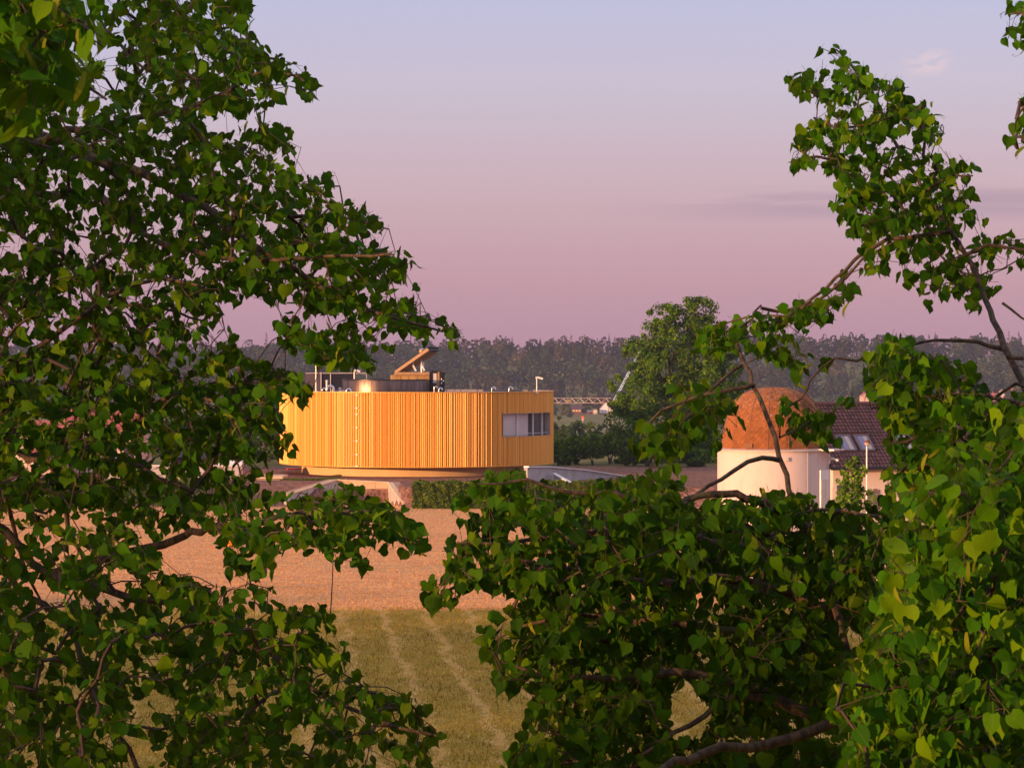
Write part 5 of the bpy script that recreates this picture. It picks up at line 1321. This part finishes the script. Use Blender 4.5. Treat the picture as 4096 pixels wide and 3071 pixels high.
# ---- right lindens
RA = TRq([(1380, 200), (1430, 210), (1510, 250), (1520, 310), (1560, 330), (1650, 350), (1720, 390), (1700, 450), (1780, 450), (1830, 500), (1870, 570), (1840, 620), (1760, 600), (1700, 640), (1800, 660), (1950, 690), (2000, 740), (2000, 820), (1960, 870),
          (2030, 920), (2020, 975), (1960, 960), (1900, 980), (1990, 1020), (2060, 1000), (2130, 1010), (2300, 1040), (2300, 1150), (2180, 1130), (2100, 1180), (2060, 1180), (2100, 1230), (2115, 1310), (2060, 1280), (2020, 1345), (1980, 1330), (1960, 1280),
          (1900, 1260), (1850, 1350), (1830, 1300), (1770, 1365), (1760, 1300), (1720, 1240), (1640, 1090), (1600, 1225), (1560, 1200), (1540, 1150), (1500, 1200), (1480, 1295), (1440, 1305), (1410, 1300), (1390, 1395), (1330, 1390), (1270, 1420), (1290, 1500),
          (1240, 1600), (1130, 1580), (1060, 1560), (1000, 1500), (960, 1555), (830, 1550), (795, 1520), (830, 1360), (900, 1390), (1000, 1375), (1080, 1330), (1240, 1340), (1250, 1290), (1330, 1230), (1450, 1180), (1500, 1100), (1540, 1070), (1440, 990),
          (1410, 950), (1370, 900), (1400, 820), (1440, 800), (1430, 740), (1340, 750), (1330, 720), (1260, 700), (1210, 745), (1200, 690), (1230, 650), (1200, 620), (1260, 560), (1320, 500), (1340, 420), (1270, 400), (1250, 465), (1230, 440), (1190, 380), (1200, 340), (1250, 280), (1300, 260)])
RE = TRq([(2110, 60), (2150, 30), (2180, 5), (2420, -60), (2420, 240), (2180, 210), (2130, 170)])
RF = TRq([(2180, 420), (2250, 380), (2420, 360), (2420, 680), (2250, 640), (2170, 660), (2120, 610), (2120, 540)])
RG = BR([(1530, -150), (1600, -190), (1720, -180), (1830, -130), (1990, -70), (2010, 0), (2080, 60), (2120, 100), (2250, -40), (2450, -60), (2450, 520), (2000, 420), (1900, 400), (1700, 480), (1620, 520), (1605, 470), (1640, 350), (1605, 290), (1625, 200), (1585, 170), (1595, 100), (1530, 70)])
RI = BR([(1680, 500), (1800, 440), (1950, 400), (2000, 330), (2250, 150), (2450, 100), (2450, 1900), (1420, 1900), (1450, 1600), (1480, 1500), (1365, 1420), (1385, 1340), (1490, 1230), (1550, 1100), (1530, 1000), (1600, 900), (1620, 700), (1700, 600)])
RJ = BR([(560, 20), (640, 0), (800, -20), (860, 30), (950, 40), (1015, 50), (1000, 90), (960, 210), (925, 265), (900, 325), (870, 280), (820, 260), (740, 280), (715, 345), (680, 330), (600, 310), (505, 270), (510, 200), (560, 170), (650, 150), (700, 100), (620, 80)])
RK = BR([(1145, 100), (1230, 20), (1330, 0), (1400, 20), (1468, 90), (1440, 130), (1385, 100), (1320, 50), (1290, 90), (1380, 135), (1380, 265), (1340, 290), (1235, 230), (1180, 285), (1155, 270), (1150, 210)])
RK2 = TRq([(1080, 1490), (1200, 1440), (1280, 1500), (1400, 1500), (1420, 1540), (1400, 1600), (1330, 1600), (1300, 1690), (1230, 1620), (1120, 1580)])
RL = BR([(50, 470), (120, 450), (200, 440), (290, 470), (380, 430), (500, 380), (620, 370), (700, 400), (750, 450), (760, 510), (850, 525), (950, 475), (1100, 455), (1200, 465), (1260, 495), (1350, 510), (1420, 530), (1550, 520), (1680, 500), (1640, 900), (1540, 1200), (1420, 1380),
         (1480, 1900), (120, 1900), (60, 1720), (-30, 1740), (-60, 1640), (0, 1560), (40, 1480), (100, 1380), (160, 1290), (150, 1000), (100, 800), (110, 650), (30, 560)])
RM = BR([(-270, 540), (-215, 460), (-110, 385), (-40, 400), (50, 350), (90, 420), (30, 470), (120, 560), (-80, 560), (-160, 520), (-240, 600)])
RN = BR([(-400, 960), (-380, 880), (-300, 840), (-250, 780), (-300, 720), (-330, 690), (-280, 660), (-180, 700), (-200, 600), (-110, 560), (0, 580), (130, 540), (220, 520), (220, 940), (100, 960), (-60, 900), (-150, 870), (-230, 925), (-330, 955), (-380, 1020)])
RO = BR([(-130, 1180), (-150, 1100), (-60, 1000), (50, 950), (100, 900), (240, 900), (320, 1310), (120, 1330), (60, 1285), (-20, 1300), (-90, 1340), (-60, 1250)])
rg = [(2048 + x * Q, 1536 + y * Q, rx * Q, ry * Q) for x, y, rx, ry in ((770, 1420, 105, 150), (345, 1245, 60, 28), (510, 1580, 45, 35), (1180, 880, 35, 35), (1505, 1130, 22, 28), (860, 1060, 30, 35), (1090, 960, 25, 25), (40, 650, 45, 60), (100, 760, 30, 45), (950, 620, 25, 22), (1150, 800, 25, 25), (940, 1210, 25, 25), (1440, 1080, 38, 100), (1360, 900, 26, 60), (1180, 1390, 90, 32), (1000, 1540, 130, 32), (1000, 480, 110, 26), (1250, 1500, 90, 30))]
T1x, T1y = X(3500, 11.0), 11.0; g1 = float(ground_z(T1x, T1y))
C1 = lambda conv, q, Y: P(*conv([q])[0], Y)
top1 = limb3(BR, [(1600, 1900), (1540, 1500), (1475, 1215), (1400, 960), (1310, 700), (1240, 560), (1200, 450), (1160, 325), (1100, 140), (1045, 0), (1000, -90), (970, -215), (1030, -280), (1075, -340)], 10.9, 12.8)
R_limbs1 = [(np.array([(T1x + .15, T1y, g1 - .3), (T1x + .1, T1y, g1 + 2), C1(BR, (1600, 2300), 10.9), C1(BR, (1600, 1900), 10.9)]), .15, .04), (top1, .022, .004),
    (limb3(BR, [(1560, 1600), (1480, 1450), (1290, 1500), (1130, 1550), (900, 1565), (760, 1610), (640, 1660), (500, 1760)], 11.0, 10.3), .028, .013),
    (limb3(BR, [(1520, 1440), (1330, 1450), (1130, 1350), (1000, 1300), (850, 1255), (700, 1240), (560, 1255), (300, 1270), (100, 1240), (-40, 1200)], 11.1, 11.2), .034, .004),
    (limb3(BR, [(1130, 1350), (960, 1350), (830, 1430), (700, 1500), (560, 1600)], 11.1, 10.8), .018, .006),
    (limb3(BR, [(1290, 640), (1220, 590), (1130, 530), (1050, 498), (960, 480), (880, 478), (760, 500), (650, 540), (450, 470), (250, 470), (60, 420), (-150, 430)], 11.5, 11.2), .026, .003),
    (limb3(BR, [(1160, 330), (1080, 325), (960, 370), (850, 440), (740, 520)], 11.95, 11.3), .011, .006),
    (limb3(BR, [(1370, 880), (1160, 785), (1000, 722), (900, 690), (790, 668), (600, 640), (350, 650), (100, 660), (-100, 690), (-260, 690)], 11.45, 11.3), .028, .003),
    (limb3(BR, [(1330, 740), (1180, 680), (1100, 650), (1000, 598)], 11.5, 11.2), .018, .006),
    (limb3(BR, [(1310, 690), (1400, 545), (1270, 548)], 11.5, 11.3), .010, .004), (limb3(BR, [(1310, 690), (1380, 560), (1500, 555), (1650, 585)], 11.5, 11.0), .012, .004),
    (limb3(BR, [(1420, 1020), (1200, 900), (900, 830), (600, 860), (300, 800), (0, 770), (-250, 860), (-370, 950)], 11.4, 11.3), .028, .003),
    (limb3(BR, [(1480, 1230), (1250, 1120), (900, 1060), (600, 1020), (300, 1000), (50, 1040), (-110, 1130)], 11.3, 11.5), .026, .003),
    (limb3(BR, [(1045, 0), (960, 20), (800, 60), (640, 120), (560, 220)], 12.2, 12.1), .010, .003), (limb3(BR, [(990, -80), (900, -10), (760, 130), (620, 250)], 12.35, 12.0), .008, .003),
    (limb3(TRq, [(1075, 1330), (1240, 1340), (1360, 1270), (1520, 1120), (1690, 1030)], 12.8, 12.9), .008, .005)]
R_reg1 = sub_regions(RL, [(10.8, 12.0, 44, 1.05), (11.8, 13.4, 46, 1.1), (13.0, 15.0, 52, .9)]) + sub_regions(RM, [(11.3, 12.3, 42, 1.5)]) + sub_regions(RN, [(11.0, 12.2, 42, 1.4)]) + sub_regions(RO, [(11.0, 12.4, 42, 1.4)]) + \
    sub_regions(RJ, [(11.6, 12.6, 46, 1.1)]) + sub_regions(RK2, [(12.2, 13.2, 46, 1.0)])
linden('linden_tree', 'linden with a bare curving leader rising in front of the white tower', (T1x, T1y, g1), R_limbs1, R_reg1, rg, leaf=.050, seedk=3, per=8, hangs=1.0, bright=.9)  # leaf tint lowered as if this crown stood in shade
T2x, T2y = 2.9, 10.8; g2 = float(ground_z(T2x, T2y))
S2 = lambda z: np.array((T2x, T2y, z))
lead = limb3(TRq, [(2420, 2050), (2300, 1850), (2195, 1640), (2105, 1440), (2050, 1290), (1960, 1100), (1830, 900), (1700, 700), (1600, 500), (1500, 320), (1400, 215)], 11.2, 13.8, S2(9.6))
R_limbs2 = [(trunk_pts(T2x, T2y, g2 - .3, 15.5), .20, .08), (lead, .030, .004),
    (limb3(TRq, [(2125, 1510), (2060, 1490), (1950, 1473), (1830, 1470), (1720, 1480), (1600, 1530)], 11.9, 12.0), .013, .003),
    (limb3(TRq, [(2140, 1540), (2211, 1560), (2320, 1600)], 11.8, 11.6), .010, .005),
    (limb3(BR, [(2350, 150), (2110, 75), (1900, 45), (1720, 70), (1550, 105)], 11.2, 11.6, S2(11.6)), .018, .004),
    (limb3(TRq, [(2120, 1310), (2200, 1380), (2300, 1420)], 12.0, 11.8), .006, .003),
    (limb3(TRq, [(1700, 1025), (1560, 1060), (1480, 1130), (1400, 1200), (1290, 1290), (1200, 1370), (1080, 1360), (980, 1380), (880, 1400)], 12.6, 12.8, C1(TRq, (1900, 1000), 12.4)), .010, .003),
    (limb3(TRq, [(1780, 830), (1900, 760), (1990, 760)], 12.6, 12.4), .007, .003), (limb3(TRq, [(1960, 1100), (2050, 1060), (2200, 1080), (2330, 1060)], 12.3, 12.0), .009, .004),
    (limb3(TRq, [(2420, 300), (2300, 130), (2200, 60), (2150, 60)], 11.4, 11.6, S2(13.6)), .012, .003), (limb3(TRq, [(2420, 600), (2300, 480), (2200, 470), (2170, 560)], 11.4, 11.6, S2(13.2)), .012, .003),
    (limb3(BR, [(2400, 500), (2190, 640), (2030, 830), (1950, 960), (1800, 1100), (1600, 1150)], 9.4, 8.8, S2(11.0)), .022, .004), (limb3(BR, [(2400, 1500), (2100, 1585), (1900, 1585), (1800, 1605), (1690, 1645)], 9.2, 8.8, S2(9.4)), .026, .010),
    (limb3(BR, [(2400, 1000), (2150, 1150), (1900, 1250), (1600, 1350), (1450, 1400)], 9.2, 8.6, S2(10.2)), .022, .004), (limb3(BR, [(2400, 300), (2150, 380), (1900, 480), (1750, 580)], 9.6, 9.4, S2(11.3)), .016, .004),
    (limb3(BR, [(2350, 60), (2000, 130), (1800, 200), (1650, 260)], 11.0, 11.4, S2(11.4)), .014, .004), (limb3(TRq, [(1600, 1530), (1480, 1560), (1390, 1550), (1300, 1640), (1250, 1720)], 12.0, 12.2), .006, .003)]
R_reg2 = sub_regions(RA, [(12.2, 13.4, 42, 1.5), (12.6, 13.6, 44, .6)]) + sub_regions(RE, [(11.6, 12.4, 42, 1.8)]) + sub_regions(RF, [(11.6, 12.4, 42, 1.8)]) + sub_regions(RG, [(10.6, 11.8, 44, 1.25), (11.4, 12.6, 46, .95)]) + \
    sub_regions(RI, [(8.2, 9.2, 58, 1.25), (9.0, 10.4, 58, 1.2), (10.2, 11.6, 60, .8)]) + sub_regions(RK, [(12.0, 12.8, 46, 1.0)])
linden('linden_tree', 'linden with large green leaves tinted lighter as if sunlit filling the lower right', (T2x, T2y, g2), R_limbs2, R_reg2, [], leaf=.052, seedk=4, per=8, hangs=1.05, bract=.8, hi=True, bright=1.3, layered=(-.35, 150., .11, 1400))  # leaf tint raised in place of stronger sun

# ------------------------------------------------------------------ unseen wood added behind the viewpoint to shade the near meadow and lindens
def wood():
    L = []
    for k in range(66):
        x = -350 + k * 5.4 + random.uniform(-2, 2); y = -42 + random.uniform(-7, 7); zb = float(ground_z(x, y))
        h = random.uniform(18, 21); gap = -94 < x < -45; thin = False
        if gap: continue  # opening shaped to let sun through to the foreground lindens
        for _ in range(7):
            zc = zb + h * random.uniform(.25, .84)
            if thin and random.random() > .6: continue
            L.append(((x + random.uniform(-3, 3), y + random.uniform(-3, 3), zc), (random.uniform(2.6, 4.0), random.uniform(2.6, 4.0), random.uniform(2.4, 3.4))))
    # unseen leaf lobes added in the gap to dapple the foreground lindens
    for x, z, r in ((-69.4, 17.6, .5), (-70.3, 18.9, .45), (-71.4, 18.0, .5), (-70.6, 17.3, .5), (-72.6, 18.9, .45), (-73.6, 17.8, .5), (-75.4, 19.1, .45), (-76.4, 18.0, .5),
                    (-76.3, 21.6, .4), (-78.6, 22.0, .45), (-75.6, 22.4, .4), (-71.2, 20.6, .28), (-72.4, 21.9, .3), (-80, 19, .8), (-82, 20.5, .9), (-84, 18.5, .9), (-86, 21, 1.), (-88, 19, 1.), (-60, 17.0, .6), (-57, 18.5, .7), (-54, 17.5, .8)):
        L.append(((x, -42 + random.uniform(-1, 1), z + 1.5), (r, r, r)))
    V, T, C, Lp = clumpy(L, 60000, 1.0, GREEN, 10, .5)
    o = link('shading_woodland', np_mesh('shading_woodland', V, T, C, Lp, 'foliage')); o['kind'] = 'stuff'; tag(o, 'unseen row of trees added behind the viewpoint to cast shade', 'shading_woodland')
wood()

# ------------------------------------------------------------------ haze
hm = bpy.data.materials.new('haze'); hm.use_nodes = True; hm.node_tree.nodes.clear()
ho = hm.node_tree.nodes.new('ShaderNodeOutputMaterial'); hv = hm.node_tree.nodes.new('ShaderNodeVolumePrincipled')
hv.inputs['Color'].default_value = (.60, .64, 1.0, 1); hv.inputs['Density'].default_value = .00010; hv.inputs['Anisotropy'].default_value = .0
hm.node_tree.links.new(hv.outputs[0], ho.inputs['Volume'])
hz = MB().box((0, 1250, 14), (2100, 2960, 66)).build('haze', hm); hz['kind'] = 'stuff'; tag(hz, 'thin evening haze lying over the valley', 'haze')

for o in col.objects:
    if '_o' in o: del o['_o']
